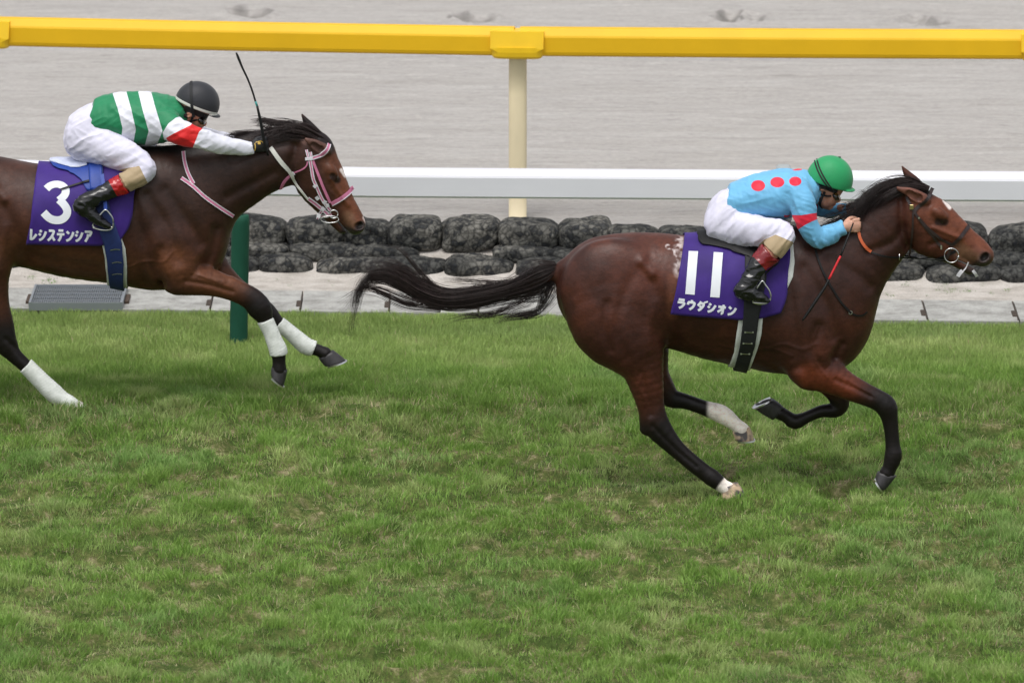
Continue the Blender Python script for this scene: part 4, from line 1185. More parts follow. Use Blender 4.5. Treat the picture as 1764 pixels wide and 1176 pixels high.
horse_b = empty("horse", W(150, 700, YB) * [1, 1, 0], label="dark brown horse with white leg bandages and number 3 cloth, running behind", cat="horse", group="racehorses galloping on the turf")
body_b = horse_body(B, YB, COAT_B, horse_b, paint_b, CR_B)
hoof(horse_b, (112,700), (136,690), (112,707), (146,697), YB, -.15, HOOF_WHITE, .044)
hoof(horse_b, (-70,680), (-48,676), (-72,694), (-38,694), YB, .14, HOOF, .044)
hoof(horse_b, (468,632), (495,637), (467,646), (488,666), YB, -.14, HOOF, .044)
hoof(horse_b, (549,617), (574,603), (560,630), (596,621), YB, .13, HOOF, .044)
eye(horse_b, 577, 305, YB)
# ---------------------------------------------------------------- draping on the horses
def drape(bvh, P, yc, yo=-.12, maxjump=.10):
    """photo pixels -> points and normals on the surface that faces the camera"""
    pts, nrm, ok = [], [], []
    for px, py in P:
        loc, n, i, d = hit_px(bvh, px, py)
        good = loc is not None and loc.y < yc + .02 and loc.y > yc - .6
        if good:
            n = np.array(n); 
            if n @ ray(px, py) > 0: n = -n
            pts.append(np.array(loc)); nrm.append(n); ok.append(True)
        else:
            pts.append(None); nrm.append(None); ok.append(False)
    idx = [i for i, o in enumerate(ok) if o]
    for i, (px, py) in enumerate(P):
        if ok[i]: continue
        if idx:
            j = min(idx, key=lambda q: abs(q - i)); y = pts[j][1] if pts[j] is not None else yc + yo
            y += min(abs(i - j), 6) * .004
            nn = nrm[j]
        else: y = yc + yo; nn = np.array([0, -1., 0])
        pts[i] = W(px, py, y); nrm[i] = nn
    pts = np.array(pts); nrm = np.array(nrm)
    for _ in range(2):
        if len(nrm) > 4: nrm[1:-1] = (nrm[:-2] + nrm[1:-1] * 2 + nrm[2:]); nrm /= np.linalg.norm(nrm, axis=1, keepdims=True)
    return pts, nrm
def dense(pts, step=3.0, smooth=True):
    P = catmull(np.array(pts, float)[:, :2], 8) if smooth and len(pts) > 2 else np.array(pts, float)[:, :2]
    L = np.concatenate([[0], np.cumsum(np.linalg.norm(np.diff(P, axis=0), axis=1))]); n = max(3, int(L[-1] / step) + 1)
    t = np.linspace(0, L[-1], n); return np.stack([np.interp(t, L, P[:, 0]), np.interp(t, L, P[:, 1])], 1)
def flipY(V, yc): V = np.array(V); V[:, 1] = 2 * yc - V[:, 1]; return V
def strap(mb, bvh, pts, w, yc, off=.004, th=.003, both=True, smooth=True, step=3.0, yo=-.1):
    P = dense(pts, step, smooth); X, N = drape(bvh, P, yc, yo)
    if len(X) > 4:
        X2 = X.copy(); X2[1:-1] = (X[:-2] + 2 * X[1:-1] + X[2:]) / 4; X = X2
    X = X + N * off; s = S(yc) * w / 2 if not np.ndim(w) else 0
    if np.ndim(w): s = np.interp(np.linspace(0, 1, len(X)), np.linspace(0, 1, len(w)), np.array(w)) * S(yc) / 2
    else: s = np.full(len(X), s)
    prof = np.stack([np.array([(-q, 0), (q, 0), (q * .97, th), (-q * .97, th)]) for q in s])
    V, F = sweep_mesh(X, prof, True, nrm=N); mb.add(V, F)
    if both: mb.add(flipY(V, yc), [f[::-1] for f in F])
    return X
def xw(px, yc): return float(W(px, 450, yc - .22)[0])
def wrap(name, bvh, yc, left, right, bottom, axis_py, off, mat, parent, nu=30, nv=46, th=.003, top=0.0, full=False, wav=.0, flare=.0, both=True, seed=0):
    """a cloth or band laid over the back and down both flanks; borders in photo pixels as polylines (px,py)"""
    left, right, bottom = (np.array(q, float) for q in (left, right, bottom))
    R = np.zeros((nu + 1, 2 * nv + 1, 3)); Nn = np.zeros_like(R)
    def pos(x, th_):
        o = Vector((x, yc, zax)); d = Vector((0, -math.sin(th_), math.cos(th_)))
        loc, n, i, dd = bvh.ray_cast(o, d, 1.2)
        if loc is None: return np.array(o + d * .27), np.array(d)
        n = np.array(n); 
        if n @ np.array(d) < 0: n = -n
        return np.array(loc), n
    zax = float(W(0, axis_py, yc)[2])
    def borderx(u, py):
        a = np.interp(py, left[:, 1], left[:, 0]); b = np.interp(py, right[:, 1], right[:, 0]); return a * (1 - u) + b * u
    for i in range(nu + 1):
        u = i / nu
        if full: tm = math.pi
        else:
            lo_, hi_ = .2, 2.95
            for _ in range(14):
                mid_ = (lo_ + hi_) / 2; x0 = xw(borderx(u, np.interp(0, [0, 1], [bottom[:, 1].mean()] * 2)), yc)
                p, _n = pos(x0, mid_); q = proj(p); 
                if q[1] < np.interp(q[0], bottom[:, 0], bottom[:, 1]): lo_ = mid_
                else: hi_ = mid_
            tm = (lo_ + hi_) / 2
        for j in range(nv + 1):
            v = j / nv; t_ = top + (tm - top) * v
            px = borderx(u, left[0, 1]); 
            for _ in range(3):
                p, n = pos(xw(px, yc), t_); py = proj(p)[1]; px = borderx(u, py)
            R[i, nv + j] = p; Nn[i, nv + j] = n
            R[i, nv - j] = [p[0], 2 * yc - p[1], p[2]]; Nn[i, nv - j] = [n[0], -n[1], n[2]]
    for _ in range(3):
        Q = R.copy(); Q[1:-1, 1:-1] = (R[:-2, 1:-1] + R[2:, 1:-1] + R[1:-1, :-2] + R[1:-1, 2:] + 2 * R[1:-1, 1:-1]) / 6
        if not full: R = Q
        Nn[1:-1, 1:-1] = (Nn[:-2, 1:-1] + Nn[2:, 1:-1] + Nn[1:-1, :-2] + Nn[1:-1, 2:] + 2 * Nn[1:-1, 1:-1]); Nn /= np.linalg.norm(Nn, axis=2, keepdims=True) + 1e-9
    vv = np.abs(np.linspace(-1, 1, 2 * nv + 1))[None, :, None]
    w = (fbm(R * np.array([1, 1, .45]), 11, 200 + seed, 2) * wav * 1.7)[:, :, None]
    R = R + Nn * (off + flare * vv ** 2 + w)
    j0 = 0 if both else nv
    R = R[:, j0:]; Nn = Nn[:, j0:]; a, b = R.shape[:2]
    V = np.concatenate([(R + Nn * th).reshape(-1, 3), R.reshape(-1, 3)]); K = a * b; F = []
    for i in range(a - 1):
        for j in range(b - 1):
            q = (i * b + j, i * b + j + 1, (i + 1) * b + j + 1, (i + 1) * b + j); F.append(q); F.append(tuple(K + k for k in q[::-1]))
    for i in range(a - 1):
        for j in (0, b - 1):
            q = (i * b + j, (i + 1) * b + j, K + (i + 1) * b + j, K + i * b + j); F.append(q if j == 0 else q[::-1])
    for j in range(b - 1):
        for i in (0, a - 1):
            q = (i * b + j, i * b + j + 1, K + i * b + j + 1, K + i * b + j); F.append(q[::-1] if i == 0 else q)
    o = mesh_obj(name, V, F, mat.m)
    if parent: keep(o, parent)
    return o

GLY = {
 'ra': [[(.15,.12),(.85,.12)], [(.08,.40),(.90,.40),(.82,.62),(.62,.85),(.35,.98)]],
 'u': [[(.5,0),(.5,.22)], [(.12,.52),(.12,.25),(.88,.25),(.84,.5),(.68,.78),(.38,.98)]],
 'da': [[(.38,.02),(.28,.25),(.08,.48)], [(.34,.2),(.76,.2),(.70,.48),(.50,.76),(.22,.98)], [(.3,.48),(.60,.66)], [(.82,-.04),(.90,.12)], [(.98,-.10),(1.06,.06)]],
 'shi': [[(.15,.10),(.40,.25)], [(.05,.38),(.30,.53)], [(.14,.95),(.45,.85),(.72,.62),(.92,.20)]],
 'o': [[(.06,.28),(.94,.28)], [(.64,.02),(.64,.95),(.46,.95)], [(.62,.32),(.42,.58),(.08,.82)]],
 'n': [[(.10,.14),(.40,.34)], [(.10,.95),(.5,.82),(.78,.54),(.92,.18)]],
 're': [[(.22,.02),(.22,.94),(.55,.80),(.90,.45)]],
 'su': [[(.14,.12),(.80,.12),(.66,.45),(.40,.75),(.08,.96)], [(.55,.58),(.92,.96)]],
 'te': [[(.2,.08),(.8,.08)], [(.04,.40),(.96,.40)], [(.56,.40),(.50,.72),(.26,.98)]],
 'a': [[(.08,.12),(.92,.12),(.80,.34),(.62,.50)], [(.50,.32),(.46,.64),(.20,.98)]],
}
LETTER = Mat("white_lettering", lin(222, 226, 232), .55)
def lettering(bvh, yc, parent, word, tl, tr, h, wgl, stroke, skew, extra=()):
    mb = MB(); k = 0
    n = len(word)
    for i, gname in enumerate(word):
        t = (i + .5) / n; cx = tl[0] + (tr[0] - tl[0]) * t; cy = tl[1] + (tr[1] - tl[1]) * t
        sl = (tr[1] - tl[1]) / (tr[0] - tl[0])
        for st in GLY[gname]:
            P = [(cx + (x - .5) * wgl + (y) * skew, cy + (x - .5) * wgl * sl + y * h) for x, y in st]
            strap(mb, bvh, P, stroke, yc, off=.0012 + .00025 * (k % 5), th=.0008, both=False, smooth=False, step=1.6); k += 1
    for P, w in extra:
        strap(mb, bvh, P, w, yc, off=.0012 + .00025 * (k % 5), th=.0008, both=False, smooth=len(P) > 4, step=1.5); k += 1
    return mb.build("number_and_name", LETTER, parent)

PURPLE = Mat("purple_cloth", lin(70, 38, 148), .62, spec=.3, sheen=.1)
_n = PURPLE.noise(5, 4, .6); PURPLE.base(PURPLE.ramp(_n.outputs[0], [(.3, lin(46, 22, 102)), (.7, lin(60, 32, 126))])); PURPLE.bump(PURPLE.noise(30, 3, .6, (1, 1, .4)).outputs[0], .2, .01)
WPAD = Mat("white_pad", lin(214, 218, 214), .8).vary(.08, 40, bump=.1)
BLACKL = Mat("black_leather", lin(14, 14, 15), .55, spec=.35).vary(.25, 40, bump=.08)
BLACKW = Mat("black_webbing", lin(26, 27, 30), .7).vary(.25, 120, bump=.1)
NAVY = Mat("navy_elastic", lin(30, 48, 104), .7).vary(.15, 60, bump=.1)
BLUE = Mat("royal_blue_vinyl", lin(28, 62, 146), .5, spec=.4).vary(.1, 20)
PALEP = Mat("pale_grey_vinyl", lin(196, 202, 222), .45, spec=.5).vary(.12, 26, (1, 1, 3))
BROWNL = Mat("dark_brown_leather", lin(50, 38, 38), .42, spec=.5).vary(.2, 50, bump=.06)
PINK = Mat("pink_webbing", lin(204, 122, 156), .6).vary(.10, 50)
WWEB = Mat("white_webbing", lin(222, 220, 226), .6).vary(.05, 60)
ORANGE = Mat("orange_rubber", lin(196, 92, 50), .55)
BRASS = Mat("brass", (.6, .48, .25), .3, metal=1)

bvh_a, bvh_b = bvh_of(body_a), bvh_of(body_b)
# ---- purple number cloths
cloth_a = empty("saddle_cloth", W(1265, 405, YA), label="purple saddle cloth with white number 11 on the leading bay horse", cat="saddle cloth", group="purple number cloths of the racehorses")
pad_a = wrap("saddle_pad", bvh_a, YA, [(1190,400),(1186,470),(1180,520)], [(1366,400),(1369,450),(1366,478),(1355,500)], [(1100,500),(1400,500)], 470, .001, WPAD, cloth_a, nu=24, nv=30, th=.005)
ca = wrap("cloth", bvh_a, YA, [(1181,404),(1175,440),(1166,490),(1157,540)], [(1362,404),(1362,440),(1359,480),(1353,510),(1344,538)], [(1150,537),(1180,541),(1230,545),(1275,549),(1310,547),(1345,538),(1356,520)], 470, .012, PURPLE, cloth_a, nu=44, nv=56, wav=.004, flare=.010, seed=1)
bv_ca = bvh_of(ca)
lettering(bv_ca, YA, cloth_a, ['ra','u','da','shi','o','n'], (1166, 513), (1271, 528), 16.5, 14.8, 4.2, -3.0,
          extra=[([(1194.5,433),(1188.5,507)], 16.0), ([(1237.5,435),(1231.5,512)], 16.0)])
cloth_b = empty("saddle_cloth", W(150, 280, YB), label="purple saddle cloth with white number 3 on the trailing brown horse", cat="saddle cloth", group="purple number cloths of the racehorses")
cb = wrap("cloth", bvh_b, YB, [(64,278),(60,330),(55,380),(48,419)], [(238,278),(237,321),(231,359),(221,390),(208,414)], [(40,418),(110,420),(172,421),(208,414),(240,408)], 345, .012, PURPLE, cloth_b, nu=44, nv=56, wav=.004, flare=.008, seed=2)
bv_cb = bvh_of(cb)
lettering(bv_cb, YB, cloth_b, ['re','shi','su','te','n','shi','a'], (50, 394), (160, 397), 20, 14.0, 4.2, -1.0,
          extra=[([(80,325.5),(87,320),(97,317.5),(107,320),(113,327),(112,335),(107,341),(101.5,345.5)], 13.5), ([(101.5,344),(108,350),(114,358),(116,366),(112,374),(104,379),(93,379),(84,375),(75,366)], 13.5)])
# ---- saddles with girths
saddle_a = empty("saddle", W(1280, 420, YA), label="black racing saddle and girth on the horse with number 11", cat="saddle", group="racing saddles")
pad("seat", [[(1203,402,3.5,12,0),(1215,405,6,26,0),(1240,409,8,36,0),(1290,411,9,38,0),(1335,405,11,34,0),(1362,396,9,16,0)]], YA, BLACKL, saddle_a, h=.006)
bv_a2 = bvh_of(body_a, ca)
wrap("girth_padding", bvh_a, YA, [(1272,400),(1273,545),(1269,575),(1266,605),(1258,630)], [(1313,400),(1314,545),(1312,575),(1306,600),(1295,632)], [(0,0),(1,0)], 520, .006, WPAD, saddle_a, nu=10, nv=60, full=True, th=.006)
wrap("girth", bvh_a, YA, [(1284,400),(1282,480),(1280,545),(1276,590),(1267,631)], [(1322,400),(1320,480),(1307,545),(1302,590),(1291,633)], [(0,0),(1,0)], 520, .025, BLACKW, saddle_a, nu=8, nv=60, full=True, th=.004)
wrap("flap", bvh_a, YA, [(1203,400),(1204,420),(1225,440),(1285,450),(1290,490)], [(1352,404),(1352,430),(1345,455),(1322,484)], [(1200,404),(1212,412),(1232,421),(1262,429),(1282,436),(1290,462),(1298,484),(1312,488),(1330,470),(1350,440)], 470, .026, BLACKL, saddle_a, nu=34, nv=26, th=.005)
gb = bvh_of(*[o for o in saddle_a.children if o.name.startswith("girth")])
for y, x0, x1 in ((572, 1284, 1297), (591, 1281, 1295), (609, 1277, 1291)):
    mb = MB()
    strap(mb, gb, [(x0, y), (x1, y + .5)], 1.3, YA, off=.0015, th=.0015, both=False, smooth=False)
    for x in (x0 - .3, x1): 
        p, n = drape(gb, [(x, y)], YA); mb.box(p[0] + n[0] * .002, (.008, .006, .008))
    mb.each("girth_buckle", STEEL, saddle_a)
saddle_b = empty("saddle", W(165, 290, YB), label="blue racing saddle with pale panel on the horse with number 3", cat="saddle", group="racing saddles")
pad("seat", [[(88,275,3.5,12,0),(104,277,6,24,0),(130,281,7,32,0),(175,283,8,34,0),(215,276,10,28,0),(236,268,8,14,0)]], YB, PALEP, saddle_b, h=.006)
wrap("panel", bvh_b, YB, [(82,272),(83,282),(92,292),(120,300)], [(158,272),(158,330)], [(70,276),(84,281),(96,292),(112,299),(128,304),(141,314),(150,330),(170,332)], 345, .024, BLUE, saddle_b, nu=26, nv=24, th=.004)
wrap("pale_panel", bvh_b, YB, [(86,272),(87,282),(100,290)], [(151,272),(151,292)], [(70,277),(88,284),(105,291),(122,295),(136,295),(152,291)], 345, .030, PALEP, saddle_b, nu=20, nv=16, th=.003)
wrap("girth_padding", bvh_b, YB, [(174,270),(176,415),(181,440),(183,470),(182,490)], [(214,270),(211,410),(217,428),(219,460),(217,490)], [(0,0),(1,0)], 380, .006, WPAD, saddle_b, nu=10, nv=60, full=True, th=.006)
wrap("girth", bvh_b, YB, [(152,270),(155,310),(164,360),(174,400),(181,420),(186,450),(187,490)], [(180,270),(182,310),(192,360),(205,400),(211,415),(214,450),(212,490)], [(0,0),(1,0)], 380, .027, NAVY, saddle_b, nu=8, nv=60, full=True, th=.004)
wrap("stirrup_strap", bvh_b, YB, [(153,270),(156,310),(158,332)], [(179,270),(180,310),(182,332)], [(100,330),(240,330)], 345, .034, BLUE, saddle_b, nu=8, nv=20, th=.003)
gb = bvh_of(*[o for o in saddle_b.children if o.name.startswith("girth")])
for y, x0, x1 in ((430, 190, 207), (452, 193, 209), (472, 193, 210)):
    mb = MB(); strap(mb, gb, [(x0, y + 1), ((x0 + x1) / 2, y - 1), (x1, y)], 1.3, YB, off=.0015, th=.0015, both=False)
    mb.each("girth_buckle", STEEL, saddle_b)
# loose black strap end lying on the cloth, pointing back
mb = MB(); bv_cb2 = bvh_of(cb, *[o for o in saddle_b.children if o.name.startswith("panel")])
strap(mb, bv_cb2, [(156,311),(130,319),(104,327)], [3.8, 3.2, 2.6], YB, off=.006, th=.004, both=False); mb.each("loose_strap", BLACKL, saddle_b)

# ---- stirrups
def stirrup(parent, outer, tread, yc, yo, leather):
    mb = MB(); P = [W(x, y, yc + yo) for x, y in outer]
    mb.tube(P, .0042, 8, 4)
    Q = [W(x, y, yc + yo + dy) for (x, y), dy in zip(tread, (0, .02, .03, .02, 0))]; mb.tube(Q, .0050, 8, 4)
    mb.add(flipY(np.concatenate(mb.V), yc), [f[::-1] for f in list(mb.F)])
    o = mb.each("stirrup_iron", STEEL, parent, smooth=True)
    mb = MB(); P = [W(x, y, yc + d) for x, y, d in leather]; 
    V, F = sweep_mesh(catmull(P, 4), [(-.010, -.002), (.010, -.002), (.010, .002), (-.010, .002)], True, up=(0, 1, 0)); mb.add(V, F); mb.add(flipY(V, yc), [f[::-1] for f in F])
    mb.each("stirrup_leather", BLACKL if yc == YA else BLUE, parent)
stirrup(saddle_a, [(1297,521),(1316,522.5),(1325,519),(1328,511),(1325,500),(1318,490),(1313.5,484),(1308,490),(1301,502),(1297,514),(1297,521)], [(1297,521),(1304,523),(1312,523.5),(1320,522),(1326,517)], YA, -.355, [(1315,440,-.27),(1314,465,-.33),(1313.5,484,-.355)])
stirrup(saddle_b, [(160,387),(161,392.5),(178,396.5),(191,395),(195,387),(194,376),(188,367),(182,361.5),(176,366),(168,376),(160,387)], [(160,390),(170,394),(178,396),(187,396),(193,391)], YB, -.345, [(176,300,-.24),(180,335,-.32),(182,361,-.345)])

# ---- bridles
def ring(mb, px, py, r, yc, yo, rt=.0028, sq=1.0, tiltx=0):
    P = []
    for k in range(25):
        a = 2 * math.pi * k / 24; p = W(px + r * math.cos(a), py + r * sq * math.sin(a), yc + yo); P.append(p)
    mb.tube(P, rt, 8, 1)
bridle_a = empty("bridle", W(1600, 380, YA), label="dark leather bridle with large bit rings on the leading bay's head", cat="bridle", group="racing bridles")
mb = MB()
strap(mb, bvh_a, [(1606,325),(1600,338),(1591,349),(1580,357),(1574,366)], 6.0, YA)
mb.each("browband", BROWNL, bridle_a)
mb = MB()
strap(mb, bvh_a, [(1566,348),(1570,356),(1577,368),(1590,386),(1606,405),(1620,424)], 4.6, YA)
strap(mb, bvh_a, [(1562,340),(1566,348)], 4.6, YA)
mb.each("cheek_strap", BROWNL, bridle_a)
mb = MB()
strap(mb, bvh_a, [(1668,390),(1661,399),(1652,411),(1641,421)], 6.4, YA)
strap(mb, bvh_a, [(1581,374),(1598,392),(1618,409),(1640,421)], 5.0, YA, off=.006)
strap(mb, bvh_a, [(1640,421),(1634,436),(1630,449)], 4.5, YA, off=.005)
mb.each("noseband", BROWNL, bridle_a)
mb = MB()
strap(mb, bvh_a, [(1573,366),(1572,395),(1570,420),(1566,442)], 3.2, YA)
mb.each("throat_lash", BROWNL, bridle_a)
mb = MB(); ring(mb, 1639, 440, 12.3, YA, -.098); mb.add(flipY(np.concatenate(mb.V), YA), [f[::-1] for f in list(mb.F)]); 
q = W(1651, 443, YA - .09); mb.tube([q, q + np.array([-.012, .09, -.004]), q + np.array([-.012, .09, -.004]) * 2 + np.array([.024, 0, .008])], .005, 8, 3)
mb.each("bit_ring", STEEL, bridle_a, smooth=True)
mb = MB()
p, n = drape(bvh_a, [(1570,357),(1583,375),(1621,425)], YA)
mb.box(p[0] + n[0] * .012, (.022, .006, .026), bev=.002); mb.each("buckle", BRASS, bridle_a)
mb = MB(); mb.box(p[1] + n[1] * .010, (.009, .006, .009)); mb.box(p[2] + n[2] * .010, (.008, .005, .022)); mb.each("small_buckle", STEEL, bridle_a)
mb = MB()
strap(mb, bvh_a, [(1629,446),(1600,443.5),(1572,442),(1549,442),(1522,441),(1499,435)], 2.8, YA, off=.010)
strap(mb, bvh_a, [(1646,432),(1626,442),(1612,446)], 5.5, YA, off=.004)
mb.each("rein", BLACKL, bridle_a)
mb = MB()
strap(mb, bvh_a, [(1499,434),(1489,424),(1482,411),(1479,397)], 5.2, YA, off=.014, th=.006); mb.each("rein_grip", ORANGE, bridle_a)
mb = MB(); p, n = drape(bvh_a, [(1549,442)], YA); P = [p[0] + np.array([0, -.012 + .010 * math.cos(a), .016 * math.sin(a)]) for a in np.linspace(0, 6.283, 17)]; mb.tube(P, .002, 6, 1); mb.each("martingale_ring", STEEL, bridle_a)
mb = MB()
V, F = sweep_mesh(catmull([W(1668,452,YA-.06), W(1664,461,YA-.055), W(1658,468,YA-.06), W(1651,473,YA-.065)], 4), [(-.003,-.002),(.003,-.002),(.003,.002),(-.003,.002)], True, up=(0,1,0)); mb.add(V, F)
V, F = sweep_mesh(catmull([W(1676,466,YA-.05), W(1680,471,YA-.045), W(1683,476,YA-.03)], 4), [(-.008,-.002),(.008,-.002),(.006,.003),(-.006,.003)], True, up=(0,1,0)); mb.add(V, F)
V, F = sweep_mesh(catmull([W(1658,466,YA-.066), W(1654,470,YA-.068), W(1650,476,YA-.066)], 4), [(-.010,-.002),(.010,-.002),(.010,.002),(-.010,.002)], True, up=(0,1,0)); mb.add(V, F)
mb.each("tongue_tie", WWEB, bridle_a)
breast_a = empty("breastplate", W(1450, 500, YA), label="thin black martingale strap across the chest of the leading bay", cat="martingale")
mb = MB()
strap(mb, bvh_a, [(1404,430),(1410,450),(1420,474),(1434,498),(1448,520),(1464,538)], 3.6, YA, off=.006)
strap(mb, bvh_a, [(1464,538),(1474,543),(1485,543),(1493,537)], 3.0, YA, off=.004)
mb.each("strap", BLACKL, breast_a)
mb = MB(); p, n = drape(bvh_a, [(1465,538)], YA); P = [p[0] + np.array([.009 * math.cos(a), -.006, .009 * math.sin(a)]) for a in np.linspace(0, 6.283, 17)]; mb.tube(P, .002, 6, 1); mb.each("ring", STEEL, breast_a)

bridle_b = empty("bridle", W(560, 300, YB), label="pink and white webbing bridle on the trailing horse's head", cat="bridle", group="racing bridles")
def pinkstrap(name, runs, w=5.0, edge=True):
    mb = MB()
    for r in runs: strap(mb, bvh_b, r, w, YB, off=.004)
    o = mb.each(name, PINK, bridle_b)
    if edge:
        m2 = MB()
        for r in runs:
            P = dense(r, 3); T = np.gradient(P, axis=0); T /= np.linalg.norm(T, axis=1, keepdims=True); Nn = np.stack([-T[:, 1], T[:, 0]], 1)
            for sg in ((-1, 1) if edge is True else (edge,)): strap(m2, bvh_b, (P + Nn * sg * (w / 2 - .5)).tolist(), 1.5, YB, off=.0062, th=.0016, smooth=False)
        m2.each("white_edging", WWEB, o)
    return o
pinkstrap("browband", [[(566,249),(563,258),(555,266),(545,270),(536,273)]], 6.0)
pinkstrap("headpiece", [[(528,258),(530,266),(532,274)], [(535,262),(536,268),(537,274)]], 4.0)
pinkstrap("cheek_strap", [[(534,276),(537,292),(540,308),(546,322),(554,340),(562,353),(569,362)]], 5.0)
pinkstrap("noseband_strap", [[(539,277),(548,300),(558,325),(569,349)]], 4.6, edge=False)
pinkstrap("noseband", [[(607,324),(599,333),(586,343),(571,351)]], 7.2, edge=-1)
pinkstrap("chin_strap", [[(571,368),(562,372),(553,371)], [(556,362),(551,368),(548,376)]], 4.6)
pinkstrap("throat_lash", [[(530,278),(528,286),(520,292),(508,297)]], 2.4, edge=False)
pinkstrap("throat_strap", [[(507,297),(497,304),(489,313),(483,325)]], 5.4, edge=False)
mb = MB()
for q, w in (([(526,273.5),(538,273)], 5.0), ([(541,318),(545,322)], 6.0), ([(508,297),(504,299)], 7.0), ([(557,346),(562,349)], 7.0), ([(562,354),(567,352)], 6.0), ([(545,338),(549,343)], 6.0), ([(555,361),(559,357)], 7.0), ([(546,371),(552,372)], 7.0)):
    strap(mb, bvh_b, q, w, YB, off=.008, th=.003, smooth=False, step=1.5)
mb.each("keeper", WWEB, bridle_b)
mb = MB(); strap(mb, bvh_b, [(466,255),(486,281),(504,305)], [7.5, 7.5, 6.0], YB, off=.012, th=.004, both=False); strap(mb, bvh_b, [(504,305),(518,324),(532,342)], [5.0, 3.4], YB, off=.010, th=.004, both=False)
mb.each("rein", Mat("off_white_rubber_grip", lin(214, 214, 206), .6), bridle_b)
pinkstrap("rein_end", [[(531,341),(541,348),(552,357),(566,369)]], 5.6)
mb = MB(); ring(mb, 575, 369, 7.0, YB, -.085, .0032); ring(mb, 568, 378, 15.5, YB, -.085, .0026, .38)
mb.add(flipY(np.concatenate(mb.V), YB), [f[::-1] for f in list(mb.F)]); mb.each("bit_ring", STEEL, bridle_b, smooth=True)
breast_b = empty("breastplate", W(350, 330, YB), label="pink and white breast strap around the trailing horse's neck", cat="breast strap")
mb = MB()
r1, r2 = [(316,262),(318,280),(324,300),(333,317)], [(312,307),(332,321),(352,339),(376,356),(401,372)]
for r in (r1, r2): strap(mb, bvh_b, r, 6.2, YB, off=.005)
o = mb.each("strap", PINK, breast_b); m2 = MB()
for r in (r1, r2):
    P = dense(r, 3); T = np.gradient(P, axis=0); T /= np.linalg.norm(T, axis=1, keepdims=True); Nn = np.stack([-T[:, 1], T[:, 0]], 1)
    for sg in (-1, 1): strap(m2, bvh_b, (P + Nn * sg * 2.6).tolist(), 1.3, YB, off=.0072, th=.0016, smooth=False)
m2.each("white_edging", WWEB, o)

# ---- leg bandages of the trailing horse
BAND = Mat("white_bandage", lin(220, 224, 218), .85, spec=.2)
_n = BAND.noise(28, 3, .6, (1, 1, 1)); BAND.base(BAND.ramp(_n.outputs[0], [(.3, lin(206, 210, 204)), (.7, lin(228, 231, 227))])); BAND.bump(_n.outputs[0], .35, .006)
def bandage(rows, a, b, yc):
    """a, b: (px,py,dx,dy) end cuts"""
    PP = [rows]; cuts = []
    yo = rows[0][4]
    for (px, py, dx, dy) in (a, b): cuts.append(cutpx(px, py, dx, dy, yc, yo, .10))
    def disp(V, N):
        t = V @ np.array([.5, 0, -.85]); return .0016 * np.abs(np.sin(t * 6.283 / .030 + noise3(V, 8, 3))) + fbm(V, 30, 5, 2) * .0012
    return pad("leg_bandage", PP, yc, BAND, horse_b, h=.0045, cuts=cuts, disp=disp)
bandage([(36,622,15,13,-.15),(46,631,14.5,12.5,-.15),(72,657,15,12.5,-.15),(94,678,16,14.5,-.15),(108,688,13.5,13.5,-.15),(118,693,13,13,-.15),(128,698,11,12,-.15)], (45,629,-.72,-.69), (128,699,.8,.6), YB)
bandage([(455,548,14.5,13,-.14),(465,568,13.5,12.5,-.14),(473,588,14,13.5,-.14),(479,602,15.5,15,-.14),(480,612,14.5,14,-.14)], (459,551,-.35,-.94), (480,611,.1,1), YB)
bandage([(474,551,13,12,.13),(482,558,12.5,12,.13),(504,576,13,12.5,.13),(526,595,14.8,14,.13),(540,600,13.5,13,.13)], (481,557,-.78,-.62), (541,601,.85,.35), YB)

# ---- tails and manes
T1 = [
 (30, [(962,462,10,0),(930,478,25,0),(880,497,22,0),(820,510,19,0),(765,515,17,0),(725,503,15,0),(693,484,13,0),(662,472,13,0),(636,477,13,0),(620,500,11,0),(612,535,9,0),(606,578,7,0)]),
 (22, [(960,466,10,0),(930,488,26,0),(880,505,20,0),(822,520,16,0),(770,524,14,0),(728,512,13,0),(694,492,12,0),(660,480,11,0),(630,488,10,0),(612,515,9,0),(585,545,8,0)]),
 (14, [(960,460,7,0),(930,470,16,0),(880,490,12,0),(820,500,10,0),(770,503,10,0),(730,490,10,0),(700,470,10,0),(668,458,14,0),(630,462,16,0),(600,476,14,0)]),
 (11, [(962,470,8,0),(945,500,18,0),(932,530,14,0),(915,540,10,0),(880,545,10,0),(850,552,10,0)]),
 (6, [(950,480,8,0),(910,515,10,0),(850,540,8,0),(800,545,8,0),(760,552,8,0)]),
 (2.5, [(950,465,5,0),(890,485,6,0),(840,486,8,0),(790,484,10,0),(755,488,12,0)]),
 (2, [(820,505,6,0),(770,508,8,0),(745,490,8,0),(715,460,8,0),(690,430,8,0),(668,420,8,0)]),
 (4, [(760,530,8,0),(700,520,12,0),(650,500,10,0),(620,498,8,0),(580,520,10,0)]),
]
T1 = [(w, [(x, y, sp * (.72 if i > 1 else 1), yo) for i, (x, y, sp, yo) in enumerate(g)]) for w, g in T1]
hair("tail", T1, 1250, YA, horse_a, r=.0010, seg=30, seed=4, wob=1.6, clump=3)
